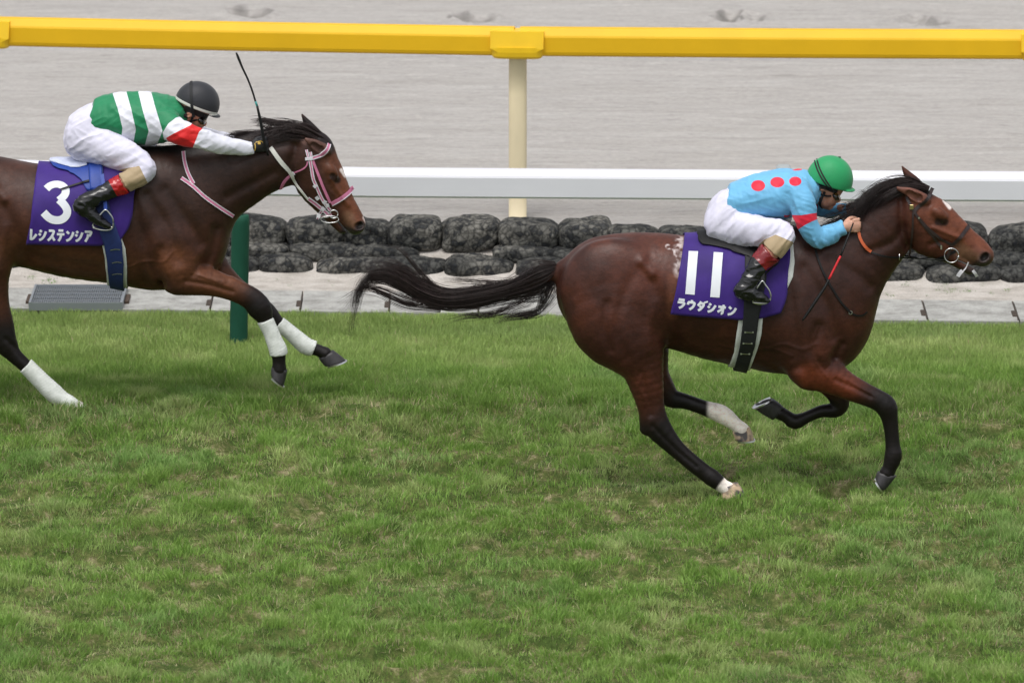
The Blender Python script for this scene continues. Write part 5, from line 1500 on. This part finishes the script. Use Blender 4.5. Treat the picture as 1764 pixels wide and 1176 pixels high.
M1 = [
 (20, [(1600,326,5,-.02),(1575,322,8,-.045),(1548,326,12,-.06),(1520,342,13,-.075),(1500,362,10,-.085)]),
 (20, [(1585,320,5,-.01),(1556,313,8,-.035),(1526,322,11,-.06),(1500,343,12,-.08),(1482,366,11,-.095)]),
 (18, [(1548,316,7,-.01),(1520,322,9,-.035),(1498,340,10,-.06),(1484,362,9,-.085),(1474,384,7,-.10)]),
 (14, [(1530,322,7,0),(1502,332,9,-.02),(1484,348,10,-.05),(1468,364,10,-.07),(1452,376,8,-.08)]),
 (8, [(1500,345,7,0),(1478,350,7,.0),(1462,354,6,.0),(1440,358,7,.0)]),
 (10, [(1474,366,8,0),(1448,376,9,-.02),(1425,386,10,-.03),(1402,396,8,-.03)]),
 (9, [(1600,326,5,.0),(1580,318,7,0),(1556,312,8,0),(1535,310,7,0)]),
 (1, [(1500,340,6,0),(1490,335,5,0),(1484,332,6,0),(1478,338,5,0)]),
]
hair("mane", M1, 1100, YA, horse_a, r=.0013, seg=14, seed=6, wob=1.1, clump=4)
M2 = [
 (20, [(566,251,5,-.02),(545,240,10,-.04),(520,228,12,-.055),(492,226,12,-.07),(466,232,9,-.08)]),
 (20, [(552,236,6,-.0),(526,222,8,-.02),(498,218,10,-.03),(470,218,10,-.03),(442,214,9,-.02)]),
 (16, [(540,236,7,-.0),(512,232,10,-.04),(485,236,12,-.07),(460,242,9,-.09)]),
 (14, [(510,232,9,-.0),(480,230,12,-.03),(452,235,10,-.05),(425,240,9,-.05)]),
 (10, [(455,236,8,-.0),(430,233,7,-.0),(408,232,6,.0),(385,238,7,.01)]),
 (4, [(490,214,5,0),(465,210,6,0),(445,208,7,0),(428,210,8,0)]),
 (14, [(420,244,8,0),(380,252,9,-.02),(340,256,9,-.03),(290,258,9,-.03),(250,256,8,-.02)]),
 (8, [(560,246,5,.0),(544,236,7,0),(522,226,8,0),(508,220,7,0)]),
]
hair("mane", M2, 1200, YB, horse_b, r=.0013, seg=14, seed=7, wob=1.1, clump=4)
T2 = [(1, [(-155,332,12,0),(-200,345,24,0),(-260,360,22,0),(-330,380,20,0),(-400,400,12,0)])]
hair("tail", T2, 500, YB, horse_b, r=.0016, seg=16, seed=8)
# ---------------------------------------------------------------- riders
SKIN = Mat("skin", lin(186, 132, 108), .55, spec=.4)
_sc = SKIN.attr("Col"); SKIN.base(SKIN.mix(1.0, _sc, SKIN.ramp(SKIN.noise(60, 3, .6).outputs[0], [(.3, (.9,) * 3), (.7, (1.08,) * 3)]), 'MULTIPLY'))
SKIN.b.inputs["Subsurface Weight"].default_value = .05
def cloth_mat(name, cols, rough=.6, sheen=.15, spec=.35):
    """cols: base colour then (attribute, colour): the attribute is > 0 inside the patch"""
    m = Mat(name, cols[0], rough, spec=spec, sheen=sheen); c = cols[0]
    for at, co in cols[1:]:
        f = m.math('GREATER_THAN', m.attr(at, "Fac"), 0.0); c = m.mix(f, c, co)
    n = m.noise(9, 4, .6); k = m.ramp(n.outputs[0], [(.3, (.93,) * 3), (.7, (1.05,) * 3)])
    m.base(m.mix(1.0, c, k, 'MULTIPLY')); m.bump(m.noise(38, 3, .6, (1, 1, 1)).outputs[0], .22, .006)
    return m
def polysd(p, poly):
    """signed distance to polygon, positive inside"""
    P = np.array(poly, float); d = np.full(len(p), 1e9); ins = np.zeros(len(p), bool); n = len(P)
    for i in range(n):
        a, b = P[i], P[(i + 1) % n]; e = b - a
        t = np.clip(((p - a) @ e) / (e @ e), 0, 1); d = np.minimum(d, np.linalg.norm(p - a - t[:, None] * e, axis=1))
        c = (a[1] > p[:, 1]) != (b[1] > p[:, 1]); x = (b[0] - a[0]) * (p[:, 1] - a[1]) / (b[1] - a[1] + 1e-12) + a[0]
        ins ^= c & (p[:, 0] < x)
    return np.where(ins, d, -d)
def sidep(V, yc, yo=-.17):
    Q = V.copy(); Q[:, 1] = yc + yo
    near = V[:, 1] < yc; R = V.copy(); R[~near, 1] = 2 * yc - R[~near, 1]
    return proj(R), proj(V)
def folds(V, ang, fr, amp, seed, yc):
    """soft cloth wrinkles running along direction ang (degrees, in the side view)"""
    a = math.radians(ang); u = V[:, 0] * math.cos(a) + V[:, 2] * math.sin(a); v = -V[:, 0] * math.sin(a) + V[:, 2] * math.cos(a)
    P = np.stack([u * .22, V[:, 1] * .7, v], 1); n = fbm(P, fr, seed, 2)
    return (.22 - np.abs(n)) * amp * 1.25
def field_for(chains, yc, h, extra=.03):
    P = np.concatenate(chains); lo = (P[:, :3] - P[:, 3:].max(1)[:, None] - extra).min(0); hi = (P[:, :3] + P[:, 3:].max(1)[:, None] + extra).max(0)
    return Field(lo, hi, h)
def hand_chains(wrist, kn, yc, yo, sg, scale=1.0):
    """fist closed on a rein: wrist and knuckle points in photo pixels; sg=-1 near side, fingers curl inwards"""
    w = W(*wrist, yc + yo); k = W(*kn, yc + yo); u = (k - w) / np.linalg.norm(k - w); v = np.array([-u[2], 0, u[0]]); y = np.array([0, -sg, 0.0]) # y points inwards
    q = lambda a, b, c, r, rl=None: [*(w + (u * a + v * b + y * c) * scale), r * scale, (rl or r) * scale]
    out = [[q(-.03, 0, 0, .021, .019), q(0, 0, 0, .024, .018), q(.03, .0, .0, .033, .016), q(.055, .0, .002, .034, .015)]]
    for b, ln, r in ((.030, 1.0, .0092), (.0105, 1.08, .0098), (-.0095, 1.0, .0093), (-.028, .84, .0082)):
        out.append([q(.052, b, -.002, r * 1.05), q(.052 + .024 * ln, b * 1.02, .006, r), q(.052 + .026 * ln, b * 1.0, .027, r * .95), q(.050 + .010 * ln, b * .98, .036, r * .85)])
    out.append([q(.010, .024, .010, .012), q(.034, .040, .020, .0105), q(.060, .037, .030, .0095), q(.074, .026, .034, .0085)])
    return [np.array(c) for c in out]

def rider(root, yc, D, mats, h=.0042):
    s = S(yc)
    sh = [C(c, yc) for c in D['shirt']]; arm_n = C(D['arm_n'], yc); arm_f = C(D['arm_f'], yc)
    br = [C(c, yc) for c in D['pelvis']]; leg_n = C(D['leg_n'], yc); leg_f = C(D['leg_n'], yc, mirror=True)
    boot_n = C(D['boot_n'], yc); boot_f = C(D['boot_n'], yc, mirror=True); foot_n = C(D['foot_n'], yc); foot_f = C(D['foot_n'], yc, mirror=True)
    def shrink(P, d=.010, f=.82): Q = P.copy(); Q[:, 3:] = np.maximum(Q[:, 3:] * f - d * .3, .004); return Q
    # body: one continuous figure, clothed below
    hd = [C(c, yc) for c in D['head']]; hn = hand_chains(*D['hand_n'], yc, D['hand_n_yo'], -1, D.get('hs', 1)); hf = hand_chains(*D['hand_f'], yc, D['hand_f_yo'], 1, D.get('hs', 1))
    f = field_for(sh + br + hd + [arm_n, arm_f, leg_n, leg_f, boot_n, boot_f, foot_n, foot_f] + hn + hf, yc, h)
    for c in sh + br: f.chain(shrink(c), .03)
    for c in (arm_n, arm_f): f.chain(shrink(c, .012, .70 if False else .72), .02)
    for c in (leg_n, leg_f, boot_n, boot_f, foot_n, foot_f): f.chain(shrink(c, .012, .74), .02)
    for c in hd: f.chain(c, .012)
    for hh in (hn, hf):
        f.chain(hh[0], .012)
        for c in hh[1:]: f.chain(c, .0035, sub=2)
    for c, k in D['nose']: f.chain(C(c, yc), k)
    for px, py, r1, r2, yo, k in D['facecut']:
        for sg in (-1, 1):
            p = W(px, py, yc - abs(yo)); p[1] = yc + sg * abs(yo); f.ell(p, r1 * s, r2 * s, .010, k=k, op='sub')
    ex, ey = D['ear']
    for sg in (-1, 1):
        p = W(ex, ey, yc - .078); p[1] = yc + sg * .078; f.ell(p, 4.6 * s, 8.0 * s, .010, ang=100, k=.006)
        p2 = p.copy(); p2[1] += sg * .009; f.ell(p2, 2.4 * s, 4.6 * s, .006, ang=100, k=.004, op='sub')
    body = body_mesh("body", f, SKIN, root, None, 1)
    V = vco(body); pn, pv = sidep(V, yc); col = np.tile(np.array(lin(190, 134, 110)), (len(V), 1))
    d = np.linalg.norm(V - np.array(W(*D['hand_n'][1], yc + D['hand_n_yo'])), axis=1); col = blend(col, lin(204, 156, 134), (d < .12) * 1.0)
    dd, _ = segdist(pn, D['hairline']); col = blend(col, lin(28, 24, 24), 1 - sstep(D['hr'] - 1, D['hr'] + 1, dd))
    dd, _ = segdist(pn, D['lips']); col = blend(col, lin(160, 92, 84), (1 - sstep(1.2, 2.6, dd)) * .8)
    dd, _ = segdist(pn, D['stubble']); col = blend(col, lin(120, 84, 74), (1 - sstep(3, 11, dd)) * .45)
    vcol(body, "Col", col)
    # shirt
    f = field_for(sh + [arm_n, arm_f], yc, h)
    for c in sh: f.chain(c, .035)
    f.chain(arm_n, .022); f.chain(arm_f, .022)
    for c in D['shirt_cuts']: f.cut(*cutpx(*c[:4], yc, c[4], c[5]))
    o = body_mesh("racing_silks", f, mats['shirt'], root, lambda V, N: np.clip(D['shirt_folds'](V), -.0045, .012), 2)
    V = vco(o); pn, pv = sidep(V, yc); D['shirt_paint'](o, V, pn, pv, yc)
    # breeches
    f = field_for(br + [leg_n, leg_f], yc, h)
    for c in br: f.chain(c, .03)
    f.chain(leg_n, .035); f.chain(leg_f, .035)
    for c in D['br_cuts']: f.cut(*cutpx(*c[:4], yc, c[4], c[5]))
    o = body_mesh("breeches", f, mats['breeches'], root, lambda V, N: np.clip(D['br_folds'](V), -.006, .012), 2)
    V = vco(o); pn, pv = sidep(V, yc); vfloat(o, "tan", polysd(pn, D['tan']))
    # boots
    for nm, b_, ft in (("boot", boot_n, foot_n), ("boot", boot_f, foot_f)):
        f = field_for([b_, ft], yc, .0038); f.chain(b_, .01); f.chain(ft, .018)
        px, py, dx, dy = D['boot_cut']; p = W(px, py, yc + D['boot_n'][0][4]); 
        if b_ is boot_f: p[1] = 2 * yc - p[1]
        f.cut(p, (dx, 0, -dy), .15)
        o = body_mesh("boot", f, mats['boot'], root, lambda V, N: (.3 - np.abs(fbm(V * np.array([1, 1, 2.2]), 16, 77, 2))) * .011, 2)
        V = vco(o); pn, pv = sidep(V, yc); vfloat(o, "cuff", polysd(pn, D['cuff']))
    # helmet
    cx, cy, ra, rb, rc, ang = D['helmet']; c = W(cx, cy, yc)
    def helm(name, grow, cutd, mat, peak=True, h=.0045):
        f = Field(c - .21, c + .21, h); f.ell(c, ra * s + grow, rb * s + grow, rc * s + grow, ang=ang, k=.003)
        (ax, ay), (bx, by) = D['rim']; nd = np.array([-(by - ay), (bx - ax)], float); nd /= np.linalg.norm(nd)
        p = W((ax + bx) / 2 + nd[0] * cutd, (ay + by) / 2 + nd[1] * cutd, yc); f.cut(p, (nd[0], 0, -nd[1]))
        if peak:
            px, py, pa, pb, pc, pang = D['peak']; f.ell(W(px, py, yc), pa * s, pb * s, pc * s, ang=pang, k=.006)
            # hollow the inside so that the face can be seen under the peak
        f.ell(c + np.array([0, 0, -.018]), ra * s - .016, rb * s - .010, rc * s - .014, ang=ang, k=.004, op='sub')
        return body_mesh(name, f, mat, root, None, 1)
    hel = helm("helmet", 0, 0, mats['helmet'])
    V = vco(hel); pn, pv = sidep(V, yc); (ax, ay), (bx, by) = D['rim']; nd = np.array([-(by - ay), (bx - ax)], float); nd /= np.linalg.norm(nd)
    # distance above the rim plane, measured in the mid plane
    Q = V.copy(); Q[:, 1] = yc; pm = proj(Q); dr = (pm - np.array([ax, ay])) @ nd
    a_ = math.radians(ang); q_ = V - c; u_ = (q_[:, 0] * math.cos(a_) + q_[:, 2] * math.sin(a_)) / (ra * s); w_ = (-q_[:, 0] * math.sin(a_) + q_[:, 2] * math.cos(a_)) / (rb * s)
    onp = np.sqrt(u_ ** 2 + w_ ** 2 + (q_[:, 1] / (rc * s)) ** 2) > 1.03
    vfloat(hel, "band", np.where(onp, -1, np.minimum(dr + 5.2, -dr + 2)) if D['band'] else np.full(len(V), -1.0))
    bh = bvh_of(hel)
    mb = MB()
    for r, w in D['helmet_straps']: strap(mb, bh, r, w, yc, off=.001, th=.003, both=True, step=2)
    st = mb.each("goggle_strap", BLACKW, root)
    mb = MB(); p = W(*D['button'], yc); mb.tube([p - np.array([0, 0, .012]), p + np.array([0, 0, .000])], .008, 10, 1); bt = mb.each("helmet_button", mats['button'], None); keep(bt, hel)
    # goggles and chin strap
    gx, gy, g1, g2, gl, ga = D['goggles']; cg = W(gx, gy, yc)
    f = Field(cg - .11, cg + .11, .0035); f.ell(cg, g1 * s, g2 * s, gl * s, ang=ga, k=.003)
    body_mesh("goggles", f, GOGG, root, None, 1)
    bb = bvh_of(body); mb = MB()
    for r, w in D['chin']: strap(mb, bb, r, w, yc, off=.003, th=.003, both=True, step=2)
    mb.each("chin_strap", BLACKW, root)
    return body
GOGG = Mat("dark_goggle_lens", lin(26, 24, 22), .12, spec=.6, coat=.6)
_n = GOGG.noise(30, 2, .5); GOGG.base(GOGG.ramp(_n.outputs[0], [(.5, lin(20, 18, 18)), (.68, lin(96, 78, 34))]))

# ---- rider in light blue on the leading horse
def folds_a(V):
    p = proj(V)
    return folds(V, -62, 17, .016, 3, YA) * sstep(1310, 1365, p[:, 0]) + folds(V, 20, 13, .013, 5, YA) * sstep(1360, 1300, p[:, 0]) + folds(V, -20, 30, .005, 9, YA)
def bfolds_a(V):
    p = proj(V); return folds(V, 52, 26, .0105, 13, YA) + folds(V, 85, 18, .009, 15, YA) * sstep(1310, 1260, p[:, 0])
def spaint_a(o, V, pn, pv, yc):
    dots = [(1306,320,12,9.5),(1339,314,12,9),(1370,312.5,10.5,8)]
    v = np.full(len(V), -9.0)
    for x, y, a, b in dots:
        q = 1 - np.sqrt(((pn[:, 0] - x) / a) ** 2 + ((pn[:, 1] - y) / b) ** 2); v = np.maximum(v, q * b)
    Q = V.copy(); Q[:, 1] = 0; pm = proj(V)
    c = W(1373, 293, YA); 
    q = 1 - np.sqrt(((V[:, 0] - c[0]) / .028) ** 2 + ((V[:, 1] - YA) / .03) ** 2); v = np.maximum(v, np.where(pv[:, 1] < 305, q * 9, -9))
    band = polysd(pn, [(1350,371),(1365,370.5),(1380,371),(1398,368),(1412,366),(1412,376),(1400,381),(1386,388),(1374,396),(1362,402)])
    arm, _ = segdist(pn, [(1377,340),(1385,365),(1393,390),(1405,408)]); off = np.abs(V[:, 1] - YA)
    v = np.maximum(v, np.where(off > .10, band, -9)); vfloat(o, "red", v)
RA = dict(
 shirt=[[(1258,350,31,42,0),(1282,345,35,46,0),(1312,337,39.5,52,0),(1345,334,43,56,0),(1372,329,35,58,0),(1386,326,29,50,0)],
        [(1384,322,26,30,0),(1396,326,21,23,0),(1403,331,17,20,0)]],
 arm_n=[(1372,332,27,20,-.150),(1382,350,23,19,-.185),(1387,370,20,18,-.20),(1394,392,19.5,17,-.20),(1407,408,19,16,-.19),(1425,406,17,15,-.165),(1442,397,14,13,-.135),(1453,391,12,11.5,-.12)],
 arm_f=[(1376,330,25,20,.150),(1398,346,20,18,.18),(1418,360,15,15,.18),(1438,362,12.5,13,.15),(1456,361,9.5,10,.12)],
 pelvis=[[(1256,352,27,40,0),(1252,366,33,46,0),(1251,384,36,48,0)]],
 leg_n=[(1250,386,35,26,-.07),(1276,394,31,26,-.11),(1310,399,26.5,23,-.17),(1338,399,22,20,-.21),(1351,403,18.5,18,-.235),(1346,416,19.5,19,-.25),(1332,430,20,19,-.265),(1322,440,18.5,18,-.275)],
 boot_n=[(1338,424,20,19,-.268),(1326,436,20,18.5,-.278),(1312,450,18,17,-.295),(1303,463,16.5,15,-.315),(1294,480,17,14,-.33),(1287,494,17,13,-.34)],
 foot_n=[(1278,501,14.5,13,-.345),(1290,505,14,13,-.345),(1305,509,11,12.5,-.345),(1317,515,6.5,11,-.345),(1322,517,4.5,9,-.345)],
 boot_cut=(1325,433,.68,-.72),
 head=[[(1392,330,19,19,0),(1404,333,17,17,0),(1414,332,17,18,0)],[(1424,313,29,25,0),(1429,312,29,25,0)],[(1431,322,21,22,0),(1431,336,14.5,19,0),(1426,347,11,15,0),(1422,352,8,10,0)],[(1412,338,10,18,0),(1418,349,7,14,0)]],
 nose=[([(1438,330,5,5,0),(1442,338,4,4,0),(1445.5,344,3.4,4,0),(1442,347,3,3.6,0)],.006),([(1436,350.5,3.6,7,0),(1436.5,351,3.6,7,0)],.005),([(1432,356,3.6,6.5,0),(1428,357,5,7,0)],.006)],
 facecut=[(1439,335,5.5,3.8,.052,.01)],
 ear=(1417.5,324.5),
 hairline=[(1398,312),(1408,320),(1408,334),(1404,342),(1408,320),(1424,322),(1438,328)], hr=5.5,
 lips=[(1437,352.5),(1434,354)], stubble=[(1414,350),(1426,356)],
 hand_n=((1455,391),(1473,389)), hand_n_yo=-.115, hand_f=((1457,361),(1476,366)), hand_f_yo=.115,
 shirt_cuts=[(1252,340,-.95,-.25,0,.22),(1454,391,.93,-.35,-.12,.06),(1458,361,1,.05,.12,.06)],
 shirt_folds=folds_a, shirt_paint=spaint_a,
 br_cuts=[(1330,432,-.66,.75,-.27,.07)], br_folds=bfolds_a,
 tan=[(1290,460),(1308,421),(1316,413),(1336,404),(1366,417),(1372,440),(1345,470)],
 cuff=[(1280,440),(1320,410),(1360,445),(1330,475),(1318,464),(1299,443)],
 helmet=(1429,309,40.5,41.5,34.5,-18), rim=((1388,304),(1470,331)), peak=(1459,325.5,14.5,2.8,24,-8), band=False,
 helmet_straps=[([(1404,279),(1408,292),(1416,308),(1426,322),(1433,328)],2.4),([(1408,277),(1412,290),(1420,306),(1430,321),(1438,330)],2.4)], button=(1446,270),
 goggles=(1438.5,335.5,11.5,7.6,22.5,-48), chin=[([(1421,330),(1415,342),(1413,352),(1417,358)],4.0),([(1414,334),(1424,337),(1432,337)],3.2),([(1404,330),(1410,338),(1414,345)],4.0)],
)
cuffm = cloth_mat("blue_silk", [lin(112, 182, 224), ("red", lin(226, 34, 62))], .55)
matsA = dict(shirt=cuffm, breeches=cloth_mat("white_breeches", [lin(218, 216, 234), ("tan", lin(170, 150, 118))], .6),
             boot=cloth_mat("black_boot_red_cuff", [lin(20, 21, 23), ("cuff", lin(122, 26, 32))], .22, 0, .6),
             helmet=cloth_mat("green_cap_cover", [lin(38, 150, 92)], .55), button=Mat("green_button", lin(20, 84, 52), .6))
rider_a = empty("person", W(1290, 410, YA), label="crouching jockey in light blue silks with red dots and green helmet", cat="jockey", group="jockeys racing")
rider(rider_a, YA, RA, matsA)
# whip held along the shoulder
whip_a = empty("whip", W(1462, 400, YA), label="black whip with red middle hanging from the blue jockey's hand", cat="whip", group="jockeys' whips")
mb = MB(); mb.tube([W(1470,384,YA-.15),W(1461,408,YA-.20),W(1448,441,YA-.25)], [.0035,.0055,.0055], 8, 3); mb.each("handle", BLACKL, whip_a, smooth=True)
mb = MB(); mb.tube([W(1448,441,YA-.25),W(1438,461,YA-.268),W(1428,481,YA-.285)], .0062, 8, 3); mb.each("red_grip", Mat("red_rubber", lin(206, 34, 42), .5), whip_a, smooth=True)
mb = MB(); mb.tube([W(1428,481,YA-.285),W(1420,496,YA-.30),W(1404,520,YA-.32),W(1390,541,YA-.33),W(1382,552,YA-.335)], [.006,.008,.009,.008,.005], 8, 3); mb.each("shaft", BLACKL, whip_a, smooth=True)

# ---- rider in green and white on the trailing horse
def folds_b(V):
    p = proj(V); return folds(V, -30, 12, .012, 23, YB) + folds(V, 25, 18, .011, 25, YB) * sstep(270, 320, p[:, 0]) + folds(V, 30, 30, .005, 29, YB)
def bfolds_b(V): return folds(V, 28, 24, .010, 33, YB) + folds(V, -35, 18, .007, 35, YB)
def spaint_b(o, V, pn, pv, yc):
    off = np.abs(V[:, 1] - YB)
    s1 = polysd(pn, [(192,140),(217,140),(218,159),(226,188),(234,223),(229,251),(226,270),(204,270),(208,244),(211,221),(203,188),(194,161)])
    s2 = polysd(pn, [(236,140),(259,140),(260,157),(267,183),(280,226),(272,246),(268,270),(246,270),(250,249),(256,226),(246,191),(238,158)])
    w = np.maximum(s1, s2)
    sl = polysd(pn, [(280,229),(290,213),(303,203),(320,198),(480,220),(480,300),(300,300),(284,246)])
    w = np.maximum(w, np.where(off > .105, sl, -9)); w = np.maximum(w, np.where(pn[:, 0] > 330, 5, -9))
    vfloat(o, "white", w)
    b = polysd(pn, [(286,238),(298,231),(328,216),(336,208),(350,221),(343,227),(338,240),(329,262),(300,262)]); vfloat(o, "red", np.where(off > .11, b, -9))
RB = dict(
 shirt=[[(160,208,30,40,0),(180,204,38,44,0),(212,203,44,50,0),(250,204,46,55,0),(277,204,40,56,0),(290,202,32,46,0)],
        [(290,196,28,28,0),(302,196,22,22,0),(310,200,16,19,0)]],
 arm_n=[(290,216,24,19,-.150),(303,225,22,18,-.180),(322,233,20.5,17,-.19),(342,239,18.5,16,-.19),(362,245,17,15,-.175),(390,251,14.5,13.5,-.15),(415,254,12.5,12,-.125),(437,254,10.5,10.5,-.11)],
 arm_f=[(295,214,24,19,.150),(325,222,18,16,.18),(352,231,13,13,.17),(385,240,11,11,.14),(430,248,9.5,10,.11)],
 pelvis=[[(160,206,28,38,0),(150,220,35,44,0),(148,238,38,46,0)]],
 leg_n=[(150,242,37,26,-.07),(176,252,34,26,-.11),(208,265,28.5,23,-.16),(236,278,23,20,-.20),(250,290,19,18,-.225),(243,301,18.5,18,-.245),(228,308,18,18,-.26),(214,315,17.5,17,-.27)],
 boot_n=[(226,309,18.5,18,-.265),(212,317,18,17.5,-.275),(192,326,15.5,15.5,-.295),(172,337,15.5,14.5,-.315),(156,345,15.5,14,-.33),(146,349,15.5,13,-.335)],
 foot_n=[(138,356,12.5,12,-.335),(150,364,12.5,12.5,-.335),(164,375,11,12,-.335),(178,384,7.5,11,-.335),(187,389,5,9,-.335)],
 boot_cut=(211,313,.86,-.5),
 head=[[(298,196,18,19,0),(312,199,16,17,0),(322,200,16,18,0)],[(334,182,27,24,0),(339,181,27,24,0)],[(341,190,20,21,0),(341,204,14,18,0),(337,214,10,14,0),(334,219,8,10,0)],[(322,206,10,17,0),(329,216,7,13,0)]],
 nose=[([(346,198,5,5,0),(350,206,4,4,0),(353,213,3.4,4,0),(349,216,3,3.6,0)],.006),([(345,219,3.4,6.5,0),(345.5,219.5,3.4,6.5,0)],.005),([(341,224,4,6.5,0),(338,224,5,7,0)],.006)],
 facecut=[(348,205,5.2,3.6,.050,.01)],
 ear=(324,198.5),
 hairline=[(306,180),(316,188),(318,204),(312,212),(316,188),(328,189),(344,197),(362,205)], hr=5.5,
 lips=[(346,220.5),(343,222)], stubble=[(326,216),(338,223)],
 hand_n=((436,254),(454,250)), hand_n_yo=-.115, hand_f=((430,248),(449,246)), hand_f_yo=.10, hs=.96,
 shirt_cuts=[(150,205,-.92,-.38,0,.22),(436,254,1,-.1,-.11,.05),(431,248,1,-.1,.11,.05)],
 shirt_folds=folds_b, shirt_paint=spaint_b,
 br_cuts=[(215,315,-.84,.5,-.27,.07)], br_folds=bfolds_b,
 tan=[(190,330),(196,296),(212,291),(240,286),(256,318),(240,350)],
 cuff=[(180,290),(216,280),(240,320),(218,345),(201,337),(185,308)],
 helmet=(340,177.5,38.5,37.5,32,-22), rim=((301,169),(376,199)), peak=(366,197,14.5,2.8,22,-18), band=True,
 helmet_straps=[([(329,142),(329,160),(330,176),(332,192),(334,202)],5.0)], button=(354,145),
 goggles=(346,205,11.5,7.6,21.5,-50), chin=[([(333,200),(329,208),(328,218),(331,225)],3.5),([(322,210),(331,208),(340,206)],3.0)],
)
matsB = dict(shirt=cloth_mat("green_white_silk", [lin(28, 128, 84), ("white", lin(226, 227, 238)), ("red", lin(218, 34, 36))], .55), breeches=matsA['breeches'],
             boot=cloth_mat("black_boot_bright_red_cuff", [lin(20, 21, 23), ("cuff", lin(172, 24, 30))], .22, 0, .6),
             helmet=cloth_mat("black_cap_cover", [lin(44, 45, 50), ("band", lin(214, 214, 206))], .55), button=Mat("black_button", lin(20, 20, 24), .6))
rider_b = empty("person", W(150, 270, YB), label="crouching jockey in green and white striped silks with black helmet", cat="jockey", group="jockeys racing")
rider(rider_b, YB, RB, matsB)
GLOVE = Mat("black_glove", lin(24, 24, 27), .6).vary(.2, 60)
for sg, hd_, yo in ((-1, RB['hand_n'], -.115), (1, RB['hand_f'], .10)):
    ch = hand_chains(*hd_, YB, yo, sg, .98); 
    for c in ch: c[:, 3:] += .0028
    f = field_for(ch, YB, .0035, .02); f.chain(ch[0], .012)
    for c in ch[1:]: f.chain(c, .0035, sub=2)
    f.cut(ch[0][0, :3], ch[0][0, :3] - ch[0][-1, :3], .06)
    g = body_mesh("glove", f, GLOVE, rider_b, None, 1)
    if sg < 0:
        bg_ = bvh_of(g); mb = MB()
        strap(mb, bg_, [(439,247),(440,254),(438,262)], 1.6, YB, off=.001, th=.0015, both=False, step=2); strap(mb, bg_, [(440,246),(450,243),(455,249)], 1.2, YB, off=.001, th=.0015, both=False, step=2)
        strap(mb, bg_, [(444,247),(449,246.5)], 4.5, YB, off=.001, th=.0015, both=False, smooth=False, step=1.5)
        e = mb.each("glove_trim", Mat("gold_trim", lin(206, 170, 78), .5), None); keep(e, rider_b)
whip_b = empty("whip", W(450, 240, YB), label="long black whip held upright by the jockey in green and white", cat="whip", group="jockeys' whips")
mb = MB(); mb.tube([W(462,268,YB-.15),W(455,244,YB-.155),W(449,210,YB-.16),W(443,183,YB-.16)], [.006,.0085,.009,.0065], 8, 3); mb.each("handle", BLACKL, whip_b, smooth=True)
mb = MB(); mb.tube([W(443,183,YB-.16),W(440,175,YB-.16)], .0062, 8, 1); mb.each("teal_band", Mat("teal_tape", lin(60, 150, 148), .5), whip_b, smooth=True)
mb = MB(); mb.tube([W(440,175,YB-.16),W(435,158,YB-.16),W(427,137,YB-.158),W(418,118,YB-.155),W(411,101,YB-.15),W(407,91,YB-.15)], [.0055,.0055,.0055,.006,.0075,.005], 8, 3); mb.each("shaft", BLACKL, whip_b, smooth=True)
